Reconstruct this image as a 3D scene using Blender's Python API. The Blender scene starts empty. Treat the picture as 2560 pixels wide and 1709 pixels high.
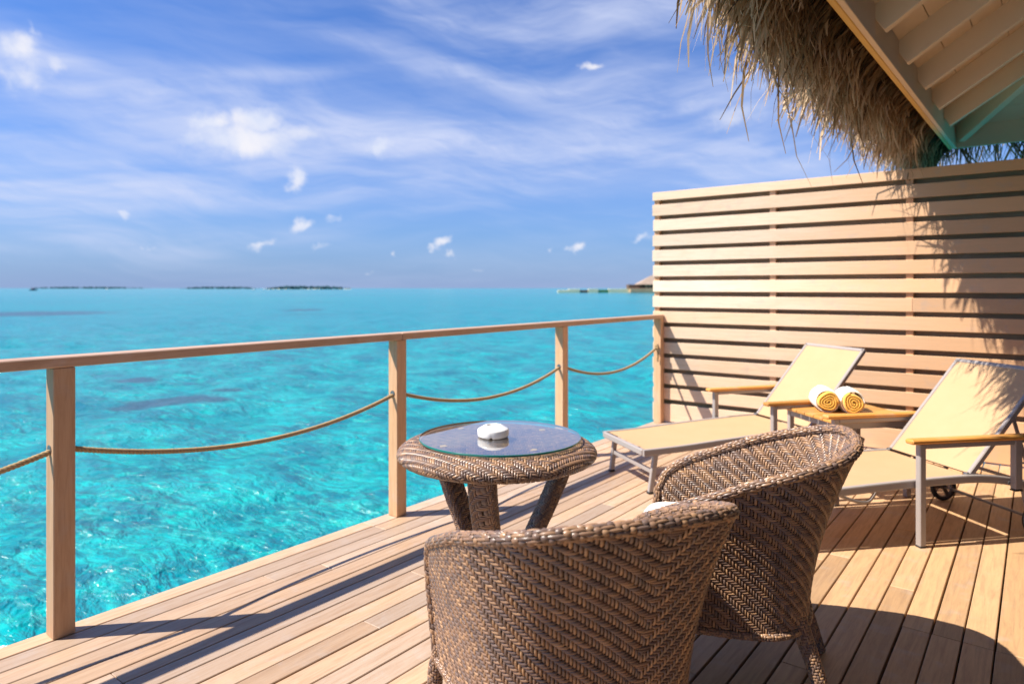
import bpy, bmesh, math, random
import numpy as np
from mathutils import Vector, Matrix

PI = math.pi
rad = math.radians
sc = bpy.context.scene
col = sc.collection

# ------------------------------------------------------------------ camera, light, exposure
YAW = 0.6567
EYE = 1.30
cd = bpy.data.cameras.new("camera")
cam = bpy.data.objects.new("camera", cd)
col.objects.link(cam)
cam.location = (0, 0, EYE)
cam.rotation_euler = (PI / 2, 0, YAW)
cd.sensor_width = 36.0
cd.lens = 24.0
cd.shift_y = -134.5 / 2560.0
cd.clip_start = 0.05
cd.clip_end = 60000
cd.dof.use_dof = True
cd.dof.focus_distance = 2.3
cd.dof.aperture_fstop = 2.6
sc.camera = cam
sc.render.resolution_x = 1024
sc.render.resolution_y = 683
sc.view_settings.view_transform = 'Standard'
sc.view_settings.look = 'None'
sc.view_settings.exposure = 0.86
sc.view_settings.gamma = 1.0
sc.view_settings.use_curve_mapping = False

SUN_FROM = Vector((-0.525, -0.56, 1.0)).normalized()
sl = bpy.data.lights.new("sun", 'SUN')
sun = bpy.data.objects.new("sun", sl)
col.objects.link(sun)
sl.energy = 4.9
sl.angle = rad(0.53)
sl.color = (1.0, 0.93, 0.82)
sun.rotation_euler = (-SUN_FROM).to_track_quat('-Z', 'Y').to_euler()
SUN_EL = math.asin(SUN_FROM.z)
SUN_AZ = math.atan2(SUN_FROM.x, SUN_FROM.y)

world = bpy.data.worlds.new("World")
sc.world = world
world.use_nodes = True


class NT:
    """small helper to write node trees"""
    def __init__(self, tree):
        self.t = tree
        self.t.nodes.clear()

    def n(self, typ, **kw):
        nd = self.t.nodes.new(typ)
        for k, v in kw.items():
            if k == 'inp':
                for kk, vv in v.items():
                    self.set(nd, kk, vv)
            else:
                setattr(nd, k, v)
        return nd

    def set(self, nd, key, v):
        s = nd.inputs[key]
        if isinstance(v, bpy.types.NodeSocket):
            self.t.links.new(v, s)
        elif isinstance(v, bpy.types.Node):
            self.t.links.new(v.outputs[0], s)
        else:
            if hasattr(s.default_value, '__len__') and not hasattr(v, '__len__'):
                s.default_value = [v] * len(s.default_value)
            else:
                if hasattr(v, '__len__') and len(v) == 3 and len(s.default_value) == 4:
                    v = (*v, 1)
                s.default_value = v

    def m(self, op, a, b=None, c=None, clamp=False):
        nd = self.n('ShaderNodeMath', operation=op, use_clamp=clamp)
        self.set(nd, 0, a)
        if b is not None:
            self.set(nd, 1, b)
        if c is not None:
            self.set(nd, 2, c)
        return nd.outputs[0]

    def vm(self, op, a, b=None):
        nd = self.n('ShaderNodeVectorMath', operation=op)
        self.set(nd, 0, a)
        if b is not None:
            self.set(nd, 1, b)
        return nd.outputs['Value'] if op in ('DOT_PRODUCT', 'LENGTH') else nd.outputs[0]

    def comb(self, x, y, z):
        nd = self.n('ShaderNodeCombineXYZ')
        for i, v in enumerate((x, y, z)):
            self.set(nd, i, v)
        return nd.outputs[0]

    def noise(self, vec, scale, detail=4, rough=0.5, dist=0.0):
        nd = self.n('ShaderNodeTexNoise')
        self.set(nd, 'Vector', vec)
        self.set(nd, 'Scale', scale)
        self.set(nd, 'Detail', detail)
        self.set(nd, 'Roughness', rough)
        self.set(nd, 'Distortion', dist)
        return nd.outputs[0]

    def sstep(self, v, a, b, lo=0.0, hi=1.0):
        nd = self.n('ShaderNodeMapRange', interpolation_type='SMOOTHSTEP')
        self.set(nd, 0, v)
        self.set(nd, 1, a)
        self.set(nd, 2, b)
        self.set(nd, 3, lo)
        self.set(nd, 4, hi)
        return nd.outputs[0]

    def mixc(self, f, a, b, mode='MIX'):
        nd = self.n('ShaderNodeMix', data_type='RGBA', blend_type=mode)
        self.set(nd, 0, f)
        self.set(nd, 6, a)
        self.set(nd, 7, b)
        return nd.outputs[2]


def build_sky():
    t = NT(world.node_tree)
    out = t.n('ShaderNodeOutputWorld')
    bg = t.n('ShaderNodeBackground')
    bg.inputs['Strength'].default_value = 0.073
    sky = t.n('ShaderNodeTexSky', sky_type='NISHITA')
    sky.sun_disc = False
    sky.sun_elevation = SUN_EL
    sky.sun_rotation = SUN_AZ % (2 * PI)
    sky.altitude = 0.0
    sky.air_density = 1.0
    sky.dust_density = 0.6
    sky.ozone_density = 2.2
    tc = t.n('ShaderNodeTexCoord')
    d = t.vm('NORMALIZE', tc.outputs['Generated'])
    # compass bearing and height above the horizon of each piece of sky
    rx = t.vm('DOT_PRODUCT', d, (math.cos(YAW), math.sin(YAW), 0))
    fy = t.vm('DOT_PRODUCT', d, (-math.sin(YAW), math.cos(YAW), 0))
    sep = t.n('ShaderNodeSeparateXYZ')
    t.set(sep, 0, d)
    az = t.m('ARCTAN2', rx, fy)
    el = t.m('ARCSINE', sep.outputs[2])
    F = 1707.0

    def ae(px, py):
        X = (px - 1280) / F
        Z = (720 - py) / F
        return math.atan2(X, 1), math.atan2(Z, math.hypot(1, X))

    P = t.comb(az, el, 0)
    # layered wispy texture
    warp = t.noise(t.vm('MULTIPLY', P, (2.5, 5, 1)), 1.0, 3, 0.5)
    warp2 = t.vm('ADD', P, t.comb(t.m('MULTIPLY', t.m('SUBTRACT', warp, 0.5), 0.22),
                                  t.m('MULTIPLY', t.m('SUBTRACT', warp, 0.5), 0.11), 0))

    def rot(vec, ang, sx, sy, off=0.0):
        mp = t.n('ShaderNodeMapping', vector_type='TEXTURE')
        t.set(mp, 'Vector', vec)
        mp.inputs['Rotation'].default_value = (0, 0, ang)
        mp.inputs['Location'].default_value = (off, off * 0.7, 0)
        mp.inputs['Scale'].default_value = (sx * .8, sy * .8, 1)
        return mp.outputs[0]
    streak = t.noise(rot(warp2, rad(-9), 0.42, 0.055, 0.3), 1.0, 6, 0.58, 0.3)
    streak2 = t.noise(rot(warp2, rad(6), 0.5, 0.05, 1.7), 1.0, 6, 0.6, 0.2)
    broad = t.noise(rot(warp2, rad(-7), 0.6, 0.17, 4.2), 1.0, 4, 0.5)
    fine = t.noise(P, 26.0, 7, 0.6, 0.4)
    fluff = t.noise(P, 11.0, 6, 0.55, 0.6)

    def blob(px, py, w, h, ang=0.0, vec=None):
        a, e = ae(px, py)
        mp = t.n('ShaderNodeMapping', vector_type='TEXTURE')
        t.set(mp, 'Vector', vec if vec is not None else P)
        mp.inputs['Location'].default_value = (a, e, 0)
        mp.inputs['Rotation'].default_value = (0, 0, rad(ang))
        k = math.cos(a)
        mp.inputs['Scale'].default_value = (w / F * k * k, h / F * k, 1)
        ln = t.vm('LENGTH', mp.outputs[0])
        return t.m('EXPONENT', t.m('MULTIPLY', t.m('MULTIPLY', ln, ln), -1.0))

    # thin high cloud: big soft sheets and diagonal bands
    sheets = None
    for (px, py, w, h, ang, k) in [
            (300, 250, 300, 40, -16, .75), (90, 190, 130, 60, -25, .6),
            (1060, 40, 170, 40, -22, .75), (1450, 40, 380, 62, -3, .75),
            (1100, 170, 330, 30, -9, .45), (1550, 215, 330, 42, -7, .55),
            (620, 205, 260, 16, 10, .28), (850, 290, 180, 24, -22, .35),
            (1150, 370, 520, 62, -5, .95), (1700, 330, 330, 110, -8, .85),
            (560, 360, 330, 60, -6, .55), (700, 470, 650, 26, 1, .75),
            (1500, 430, 500, 26, -7, .5),
            (60, 440, 260, 90, -10, .7), (330, 470, 240, 30, 3, .35),
            (150, 590, 420, 60, 2, .42), (1550, 520, 350, 60, -3, .22),
            (820, 560, 520, 24, 8, .30), (2050, 330, 260, 150, 0, .7),
            (380, 400, 420, 46, 2, .45), (1250, 450, 600, 26, -4, .45), (800, 330, 420, 40, -8, .5), (250, 520, 300, 22, 6, .35)]:
        b = t.m('MULTIPLY', blob(px, py, w, h, ang, warp2), k)
        sheets = b if sheets is None else t.m('ADD', sheets, b)
    tex = t.m('ADD', t.m('MULTIPLY', streak, 0.9), t.m('MULTIPLY', streak2, 0.55))
    tex = t.m('ADD', tex, t.m('MULTIPLY', t.m('SUBTRACT', broad, 0.5), 0.9))
    texm = t.sstep(tex, 0.50, 0.98)
    # away from the pictured bearings the same kind of cirrus carries on
    front = t.sstep(fy, 0.35, 0.75)
    cir = t.m('MULTIPLY', sheets, t.m('ADD', t.m('MULTIPLY', texm, 1.05), 0.30))
    cir = t.m('ADD', cir, t.m('MULTIPLY', texm, t.m('SUBTRACT', 0.42, t.m('MULTIPLY', front, 0.28))))
    cir = t.m('SUBTRACT', 1.0, t.m('EXPONENT', t.m('MULTIPLY', cir, -1.15)))
    grainy = t.noise(rot(warp2, rad(-12), 0.16, 0.035, 2.9), 1.0, 7, 0.62, 0.5)
    cir = t.m('MULTIPLY', cir, t.sstep(grainy, 0.22, 0.72, 0.62, 1.12))
    cir = t.m('MULTIPLY', cir, t.sstep(streak2, 0.25, 0.62, 0.70, 1.0))
    # low haze whitening towards the sea
    hz = t.m('EXPONENT', t.m('MULTIPLY', t.m('MAXIMUM', el, 0.0), -9.0))
    # puffs of cumulus
    pw = t.vm('ADD', P, t.comb(t.m('MULTIPLY', t.m('SUBTRACT', t.noise(P, 30.0, 4, 0.6), 0.5), 0.05), t.m('MULTIPLY', t.m('SUBTRACT', t.noise(t.vm('ADD', P, (3.3, 1.1, 0)), 34.0, 4, 0.6), 0.5), 0.035), 0))
    puffs = None
    for (px, py, w, h, ang, k) in [
            (30, 118, 60, 40, 0, 1.0), (60, 190, 75, 40, 15, .9), (150, 165, 34, 26, 0, .7), (85, 85, 16, 24, 20, .6),
            (530, 305, 48, 26, 28, 1.1), (640, 300, 62, 36, 10, 1.2), (610, 350, 150, 40, 0, 1.1),
            (480, 345, 60, 22, 20, .8), (760, 335, 70, 24, 8, .8),
            (948, 368, 42, 22, 20, 1.15), (744, 444, 32, 30, 30, 1.15), (733, 462, 34, 14, 0, .8),
            (755, 562, 30, 18, 20, 1.1), (832, 544, 26, 10, 15, .9), (655, 613, 32, 11, 24, 1.0),
            (313, 542, 21, 12, 20, .9), (375, 622, 20, 9, 0, .6), (805, 621, 30, 8, 20, .6),
            (1106, 606, 26, 13, 15, 1.0), (1076, 618, 16, 9, 0, .8), (1130, 636, 11, 8, 0, .8),
            (1376, 625, 13, 8, 0, .8), (1440, 620, 24, 9, 15, 1.0), (1608, 596, 32, 9, 14, .95),
            (1478, 164, 30, 9, -5, .8), (1850, 285, 100, 34, 8, .75), (1750, 250, 60, 26, 0, .4),
            (985, 635, 8, 6, 0, .6), (930, 682, 14, 5, 0, .4), (1270, 684, 14, 5, 0, .4), (1200, 675, 24, 4, 5, .4)]:
        b = t.m('MULTIPLY', blob(px, py, w * 1.1, h * 1.1, ang, pw), k)
        puffs = b if puffs is None else t.m('MAXIMUM', puffs, b)
    edge = t.m('ADD', t.m('MULTIPLY', t.m('SUBTRACT', fluff, 0.5), 1.1), t.m('MULTIPLY', t.m('SUBTRACT', fine, 0.5), 0.75))
    pm = t.sstep(t.m('ADD', t.m('MULTIPLY', puffs, 1.0), t.m('MULTIPLY', edge, t.m('MINIMUM', t.m('MULTIPLY', puffs, 2.2), 1.0))), 0.22, 1.25, 0, 0.92)
    base = t.mixc(1.0, sky.outputs[0], (0.38, 0.69, 1.22, 1), 'MULTIPLY')
    base = t.mixc(t.m('MULTIPLY', hz, 0.80), base, (2.35, 3.15, 5.4, 1))
    c1 = t.mixc(cir, base, (5.1, 5.6, 7.35, 1))
    pc = t.mixc(t.sstep(fluff, 0.3, 0.75), (5.6, 6.1, 7.4, 1), (7.4, 7.2, 7.4, 1))
    c2 = t.mixc(pm, c1, pc)
    # below the horizon: the sea's own colour seen far off
    c3 = t.mixc(t.sstep(sep.outputs[2], -0.02, 0.0), (1.0, 4.0, 4.6, 1), c2)
    t.set(bg, 'Color', c3)
    t.t.links.new(bg.outputs[0], out.inputs[0])


build_sky()

# ------------------------------------------------------------------ helpers
def link(o, parent=None):
    col.objects.link(o)
    if parent is not None:
        o.parent = parent
    return o


def empty(name, loc=(0, 0, 0), rz=0.0):
    o = bpy.data.objects.new(name, None)
    o.empty_display_size = 0.1
    o.location = loc
    o.rotation_euler = (0, 0, rz)
    return link(o)


def tag(o, label=None, cat=None, group=None, kind=None):
    if label:
        o['label'] = label
    if cat:
        o['category'] = cat
    if group:
        o['group'] = group
    if kind:
        o['kind'] = kind
    return o


def np_mesh(name, V, Fc, mats, smooth=False, fmat=None, colr=None):
    """V (n,3), Fc list of index tuples or (m,4) array"""
    me = bpy.data.meshes.new(name)
    if isinstance(Fc, np.ndarray):
        k = Fc.shape[1]
        me.vertices.add(len(V))
        me.vertices.foreach_set('co', np.asarray(V, dtype=np.float32).ravel())
        me.loops.add(Fc.size)
        me.loops.foreach_set('vertex_index', Fc.astype(np.int32).ravel())
        me.polygons.add(len(Fc))
        me.polygons.foreach_set('loop_start', np.arange(0, Fc.size, k, dtype=np.int32))
        me.update(calc_edges=True)
    else:
        me.from_pydata([tuple(map(float, v)) for v in V], [], Fc)
        me.update()
    for m in (mats if isinstance(mats, (list, tuple)) else [mats]):
        me.materials.append(m)
    if fmat is not None:
        me.polygons.foreach_set('material_index', np.asarray(fmat, dtype=np.int32))
    if smooth:
        me.polygons.foreach_set('use_smooth', np.ones(len(me.polygons), dtype=bool))
    if colr is not None:
        at = me.attributes.new('strand', 'FLOAT', 'POINT')
        at.data.foreach_set('value', np.asarray(colr, dtype=np.float32))
    me.validate(clean_customdata=False)
    return me


class MB:
    """mesh builder"""
    def __init__(self):
        self.v = []
        self.f = []
        self.mi = []
        self.cur = 0

    def add(self, vs, fs):
        o = len(self.v)
        self.v += [tuple(v) for v in vs]
        self.f += [tuple(i + o for i in f) for f in fs]
        self.mi += [self.cur] * len(fs)
        return self

    def box(self, c, s, b=0.0, rot=None):
        """box centred at c, full sizes s, chamfer b, optional 3x3 rotation"""
        hx, hy, hz = s[0] / 2, s[1] / 2, s[2] / 2
        c = Vector(c)
        if b <= 0:
            vs = [Vector((x, y, z)) for x in (-hx, hx) for y in (-hy, hy) for z in (-hz, hz)]
            fs = [(0, 1, 3, 2), (4, 6, 7, 5), (0, 4, 5, 1), (2, 3, 7, 6), (0, 2, 6, 4), (1, 5, 7, 3)]
        else:
            b = min(b, hx * .9, hy * .9, hz * .9)
            vs = []
            idx = {}
            for sx in (-1, 1):
                for sy in (-1, 1):
                    for sz in (-1, 1):
                        for ax in range(3):
                            p = [sx * (hx - (b if ax != 0 else 0)), sy * (hy - (b if ax != 1 else 0)), sz * (hz - (b if ax != 2 else 0))]
                            idx[(sx, sy, sz, ax)] = len(vs)
                            vs.append(Vector(p))
            fs = []
            for ax in range(3):
                o1, o2 = [a for a in range(3) if a != ax]
                for s in (-1, 1):
                    q = []
                    for (a, bb) in ((-1, -1), (1, -1), (1, 1), (-1, 1)):
                        k = [0, 0, 0]
                        k[ax] = s
                        k[o1] = a
                        k[o2] = bb
                        q.append(idx[(k[0], k[1], k[2], ax)])
                    fs.append(tuple(q))
            for ax in range(3):      # edges parallel to ax
                o1, o2 = [a for a in range(3) if a != ax]
                for a in (-1, 1):
                    for bb in (-1, 1):
                        k0 = [0, 0, 0]
                        k0[ax] = -1
                        k0[o1] = a
                        k0[o2] = bb
                        k1 = list(k0)
                        k1[ax] = 1
                        fs.append((idx[(*k0, o1)], idx[(*k0, o2)], idx[(*k1, o2)], idx[(*k1, o1)]))
            for sx in (-1, 1):
                for sy in (-1, 1):
                    for sz in (-1, 1):
                        fs.append((idx[(sx, sy, sz, 0)], idx[(sx, sy, sz, 1)], idx[(sx, sy, sz, 2)]))
        if rot is not None:
            vs = [rot @ v for v in vs]
        return self.add([v + c for v in vs], fs)

    def bar(self, a, b, w, h, bev=0.002, up=(0, 0, 1)):
        """rectangular bar from a to b, width w (sideways), height h (towards up)"""
        a, b = Vector(a), Vector(b)
        d = (b - a)
        L = d.length
        d.normalize()
        up = Vector(up)
        if abs(d.dot(up)) > 0.99:
            up = Vector((0, 1, 0))
        x = d.cross(up).normalized()
        z = x.cross(d)
        R = Matrix((x, d, z)).transposed()
        return self.box((a + b) / 2, (w, L, h), bev, R)

    def tube(self, pts, r, n=10, cap=True, sect=None):
        """tube along points; sect = (a, b) half sizes of a rounded rectangle section in side/up direction"""
        pts = [Vector(p) for p in pts]
        k = len(pts)
        rs = r if hasattr(r, '__len__') else [r] * k
        vs = []
        prev = None
        for i, p in enumerate(pts):
            t = (pts[min(i + 1, k - 1)] - pts[max(i - 1, 0)]).normalized()
            if prev is None:
                ref = Vector((0, 0, 1)) if abs(t.z) < 0.9 else Vector((0, 1, 0))
                s = t.cross(ref).normalized()
            else:
                s = (prev - t * prev.dot(t)).normalized()
            prev = s
            u = s.cross(t)
            for j in range(n):
                a = 2 * PI * (j + .5) / n
                if sect:
                    ca, sa = math.cos(a), math.sin(a)
                    e = 0.35
                    vs.append(p + s * sect[0] * rs[i] * math.copysign(abs(ca) ** e, ca) + u * sect[1] * rs[i] * math.copysign(abs(sa) ** e, sa))
                else:
                    vs.append(p + (s * math.cos(a) + u * math.sin(a)) * rs[i])
        fs = [(i * n + j, i * n + (j + 1) % n, (i + 1) * n + (j + 1) % n, (i + 1) * n + j) for i in range(k - 1) for j in range(n)]
        if cap:
            fs.append(tuple(range(n))[::-1])
            fs.append(tuple((k - 1) * n + j for j in range(n)))
        return self.add(vs, fs)

    def lathe(self, prof, n=48, c=(0, 0, 0)):
        vs = []
        for (r, z) in prof:
            for j in range(n):
                a = 2 * PI * j / n
                vs.append((c[0] + r * math.cos(a), c[1] + r * math.sin(a), c[2] + z))
        fs = [(i * n + j, i * n + (j + 1) % n, (i + 1) * n + (j + 1) % n, (i + 1) * n + j) for i in range(len(prof) - 1) for j in range(n)]
        return self.add(vs, fs)

    def mesh(self, name, mats, smooth=False):
        me = np_mesh(name, self.v, self.f, mats, smooth, self.mi if any(self.mi) else None)
        return me

    def obj(self, name, mats, parent=None, smooth=False, loc=None):
        me = self.mesh(name, mats, smooth)
        o = bpy.data.objects.new(name, me)
        if loc is not None:
            o.location = loc
        if smooth == 'auto':
            pass
        return link(o, parent)


def catmull(pts, n=8):
    P = np.array(pts, dtype=float)
    P = np.vstack([2 * P[0] - P[1], P, 2 * P[-1] - P[-2]])
    out = []
    for i in range(1, len(P) - 2):
        for t in np.linspace(0, 1, n, endpoint=False):
            p0, p1, p2, p3 = P[i - 1:i + 3]
            out.append(.5 * ((2 * p1) + (-p0 + p2) * t + (2 * p0 - 5 * p1 + 4 * p2 - p3) * t * t + (-p0 + 3 * p1 - 3 * p2 + p3) * t ** 3))
    out.append(P[-2])
    return np.array(out)


def smooth_angle(o, deg=40):
    me = o.data
    me.polygons.foreach_set('use_smooth', np.ones(len(me.polygons), dtype=bool))
    me.set_sharp_from_angle(angle=rad(deg))
    return o


def copy_tree(o, parent=None):
    c = o.copy()
    col.objects.link(c)
    if parent is not None:
        c.parent = parent
    for ch in list(o.children):
        copy_tree(ch, c)
    return c


# ------------------------------------------------------------------ materials
def new_mat(name):
    m = bpy.data.materials.new(name)
    m.use_nodes = True
    t = NT(m.node_tree)
    out = t.n('ShaderNodeOutputMaterial')
    bs = t.n('ShaderNodeBsdfPrincipled')
    t.t.links.new(bs.outputs[0], out.inputs[0])
    return m, t, bs, out


def bump(t, bs, height, strength, dist):
    b = t.n('ShaderNodeBump')
    t.set(b, 'Height', height)
    b.inputs['Strength'].default_value = strength
    b.inputs['Distance'].default_value = dist
    t.set(bs, 'Normal', b.outputs[0])


def wood(name, ca, cb, cc, axis='Y', rough=0.55, grain=1.0, stain=0.0, spec=0.35, knots=False, warm_tone=None, fx=(-1.7, -0.3)):
    """ca..cb: range between boards, cc: darker grain colour"""
    m, t, bs, out = new_mat(name)
    tc = t.n('ShaderNodeTexCoord')
    oi = t.n('ShaderNodeObjectInfo')
    r = oi.outputs['Random']
    off = t.comb(t.m('MULTIPLY', r, 37.0), t.m('MULTIPLY', r, 91.0), t.m('MULTIPLY', r, 13.0))
    P = t.vm('ADD', tc.outputs['Object'], off)
    s = {'X': (1.0, 14, 14), 'Y': (14, 1.0, 14), 'Z': (14, 14, 1.0)}[axis]
    Ps = t.vm('MULTIPLY', P, s)
    g1 = t.noise(Ps, 4.2, 7, 0.66, 0.5)
    g2 = t.noise(Ps, 17.0, 5, 0.7, 0.2)
    sl_ = {'X': (1.0, 5, 5), 'Y': (5, 1.0, 5), 'Z': (5, 5, 1.0)}[axis]
    cloud = t.noise(t.vm('MULTIPLY', P, sl_), 1.6, 5, 0.6, 0.3)
    blot = t.noise(P, 9.0, 5, 0.6, 0.2)
    per = t.m('FRACT', t.m('MULTIPLY', r, 7.31))
    c = t.mixc(t.sstep(per, 0.0, 1.0), ca, cb)
    c = t.mixc(t.sstep(cloud, 0.3, 0.7), c, t.mixc(0.5, c, cb))
    gm = t.m('ADD', t.m('MULTIPLY', t.sstep(g1, 0.38, 0.72), 0.55 * grain), t.m('MULTIPLY', t.sstep(g2, 0.45, 0.75), 0.25 * grain))
    c = t.mixc(gm, c, cc)
    if warm_tone:
        # warmer tone blended in towards larger x
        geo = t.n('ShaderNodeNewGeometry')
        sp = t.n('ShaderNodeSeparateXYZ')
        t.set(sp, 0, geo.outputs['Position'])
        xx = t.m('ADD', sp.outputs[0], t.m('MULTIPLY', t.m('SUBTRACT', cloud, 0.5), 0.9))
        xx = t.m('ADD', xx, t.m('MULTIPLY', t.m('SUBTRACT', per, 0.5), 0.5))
        c = t.mixc(t.sstep(xx, fx[0], fx[1], 0.0, 0.8), c, t.mixc(gm, warm_tone, cc))
    # silvered patches
    grey = t.mixc(0.65, c, (0.46, 0.40, 0.36, 1))
    c = t.mixc(t.m('MULTIPLY', t.sstep(blot, 0.52, 0.74), 0.45), c, grey)
    per2 = t.m('FRACT', t.m('MULTIPLY', r, 23.7))
    val = t.m('ADD', 0.78, t.m('MULTIPLY', per2, 0.40))
    c = t.mixc(1.0, c, t.comb(val, val, val), 'MULTIPLY')
    if stain:
        st = t.noise(P, 3.0, 4, 0.55, 0.5)
        c = t.mixc(t.m('MULTIPLY', t.sstep(st, 0.60, 0.78), stain), c, (0.25, 0.13, 0.06, 1))
    if knots:
        vo = t.n('ShaderNodeTexVoronoi', feature='F1')
        t.set(vo, 'Vector', t.vm('MULTIPLY', P, {'X': (1.0, 3, 3), 'Y': (3, 1.0, 3), 'Z': (3, 3, 1.0)}[axis]))
        vo.inputs['Scale'].default_value = 1.4
        c = t.mixc(t.sstep(vo.outputs['Distance'], 0.012, 0.05, 0.75, 0.0), c, (0.07, 0.04, 0.025, 1))
    t.set(bs, 'Base Color', c)
    rr = t.m('ADD', rough - 0.08, t.m('MULTIPLY', g1, 0.18))
    t.set(bs, 'Roughness', rr)
    bs.inputs['Specular IOR Level'].default_value = spec
    bump(t, bs, t.m('ADD', g1, t.m('MULTIPLY', g2, 0.6)), 0.35, 0.0012)
    return m


M = {}
M['deck'] = wood('weathered_deck_wood', (0.52, 0.335, 0.200), (0.45, 0.335, 0.250), (0.32, 0.19, 0.11), 'Y', 0.5, 1.0, 0.2, knots=True, warm_tone=(0.56, 0.33, 0.155, 1), fx=(-1.6, -0.5))
M['slat'] = wood('pale_slat_wood', (0.82, 0.57, 0.37), (0.80, 0.63, 0.48), (0.62, 0.38, 0.21), 'X', 0.6, 0.6, warm_tone=(0.70, 0.38, 0.18, 1), fx=(-2.2, -0.2))
M['post'] = wood('post_wood', (0.64, 0.38, 0.20), (0.62, 0.41, 0.26), (0.42, 0.22, 0.11), 'Z', 0.55, 0.9, 0.35)
M['rail'] = wood('rail_wood', (0.48, 0.29, 0.17), (0.46, 0.30, 0.20), (0.30, 0.17, 0.095), 'Y', 0.45, 0.9, 0.4, 0.6)
M['teak'] = wood('oiled_teak', (0.60, 0.27, 0.055), (0.58, 0.29, 0.075), (0.40, 0.15, 0.03), 'Y', 0.4, 0.7, 0.0, 0.5)
M['back_slat'] = wood('shaded_slat_wood', (0.40, 0.25, 0.15), (0.36, 0.24, 0.16), (0.24, 0.14, 0.08), 'X', 0.7, 0.8)  # darker than the front slats: gap shade is put into the colour
M['dark_timber'] = wood('shaded_timber', (0.25, 0.16, 0.10), (0.22, 0.15, 0.10), (0.12, 0.07, 0.04), 'X', 0.7, 1.0)


def simple(name, c, rough=0.5, metal=0.0, spec=0.5, nscale=0, namp=0.1, bumpd=0.0, bscale=200.0):
    m, t, bs, out = new_mat(name)
    if nscale:
        tc = t.n('ShaderNodeTexCoord')
        nz = t.noise(tc.outputs['Object'], nscale, 5, 0.6)
        k = t.m('ADD', 1.0 - namp, t.m('MULTIPLY', nz, 2 * namp))
        t.set(bs, 'Base Color', t.mixc(1.0, (*c, 1), t.comb(k, k, k), 'MULTIPLY'))
        if bumpd:
            nb = t.noise(tc.outputs['Object'], bscale, 3, 0.6)
            bump(t, bs, nb, 0.5, bumpd)
    else:
        bs.inputs['Base Color'].default_value = (*c, 1)
    bs.inputs['Roughness'].default_value = rough
    bs.inputs['Metallic'].default_value = metal
    bs.inputs['Specular IOR Level'].default_value = spec
    return m


M['metal'] = simple('taupe_powder_coated_metal', (0.33, 0.29, 0.27), 0.38, 0.0, 0.5, 6.0, 0.06)
M['black'] = simple('black_rubber', (0.025, 0.024, 0.024), 0.55, 0, 0.4, 20, 0.2)
M['steel'] = simple('hinge_steel', (0.25, 0.25, 0.26), 0.3, 0.8, 0.5)
M['ceramic'] = simple('white_ceramic', (0.80, 0.78, 0.74), 0.22, 0, 0.5, 9, 0.03)
M['cushion'] = simple('white_canvas', (0.80, 0.80, 0.79), 0.85, 0, 0.2, 14, 0.04, 0.0006, 900)
M['paint'] = simple('cream_painted_boards', (0.78, 0.61, 0.43), 0.55, 0, 0.35, 3, 0.04)
M['fascia'] = simple('sunlit_edge_yellow', (0.82, 0.52, 0.14), 0.5, 0, 0.35, 5, 0.06)  # sunlit yellow of the eave's edge strip is put into this colour
M['rope'] = simple('jute_rope', (0.40, 0.28, 0.15), 0.9, 0, 0.1, 60, 0.35, 0.001, 500)
M['wall'] = simple('villa_wall_timber', (0.13, 0.075, 0.045), 0.7, 0, 0.3, 2, 0.05)


def m_sling():
    m, t, bs, out = new_mat('woven_mesh_sling')
    tc = t.n('ShaderNodeTexCoord')
    P = tc.outputs['Object']
    w1 = t.n('ShaderNodeTexWave', bands_direction='X')
    t.set(w1, 'Vector', P)
    w1.inputs['Scale'].default_value = 120
    w2 = t.n('ShaderNodeTexWave', bands_direction='Y')
    t.set(w2, 'Vector', P)
    w2.inputs['Scale'].default_value = 120
    h = t.m('ADD', w1.outputs['Fac'], w2.outputs['Fac'])
    nz = t.noise(P, 7, 4, 0.6)
    c = t.mixc(nz, (0.54, 0.345, 0.185, 1), (0.59, 0.385, 0.220, 1))
    t.set(bs, 'Base Color', c)
    bs.inputs['Roughness'].default_value = 0.7
    bs.inputs['Specular IOR Level'].default_value = 0.25
    bump(t, bs, h, 0.3, 0.0006)
    # the mesh lets some light through
    tl = t.n('ShaderNodeBsdfTranslucent')
    t.set(tl, 'Color', c)
    mx = t.n('ShaderNodeMixShader')
    mx.inputs[0].default_value = 0.12
    t.t.links.new(bs.outputs[0], mx.inputs[1])
    t.t.links.new(tl.outputs[0], mx.inputs[2])
    t.t.links.new(mx.outputs[0], out.inputs[0])
    return m


M['sling'] = m_sling()


def m_rattan(name, dark, mid, light, grey, rough=0.36):
    m, t, bs, out = new_mat(name)
    at = t.n('ShaderNodeAttribute', attribute_name='strand')
    cr = t.n('ShaderNodeValToRGB')
    t.set(cr, 0, at.outputs['Fac'])
    e = cr.color_ramp.elements
    e[0].position = 0.0
    e[0].color = (*dark, 1)
    e[1].position = 1.0
    e[1].color = (*light, 1)
    for p, c in ((0.3, grey), (0.55, mid)):
        x = e.new(p)
        x.color = (*c, 1)
    tc = t.n('ShaderNodeTexCoord')
    nz = t.noise(tc.outputs['Object'], 18.0, 3, 0.5)
    k = t.m('ADD', 0.86, t.m('MULTIPLY', nz, 0.28))
    c = t.mixc(1.0, cr.outputs[0], t.comb(k, k, k), 'MULTIPLY')
    t.set(bs, 'Base Color', c)
    bs.inputs['Roughness'].default_value = rough
    bs.inputs['Specular IOR Level'].default_value = 0.5
    return m


M['rattan'] = m_rattan('brown_resin_rattan', (0.115, 0.070, 0.052), (0.25, 0.145, 0.090), (0.42, 0.245, 0.130), (0.175, 0.118, 0.095), 0.33)
M['rattan_core'] = simple('dark_rattan_core', (0.030, 0.018, 0.012), 0.8, 0, 0.1)  # dark liner added behind the weave to block light and darken gaps


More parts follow.
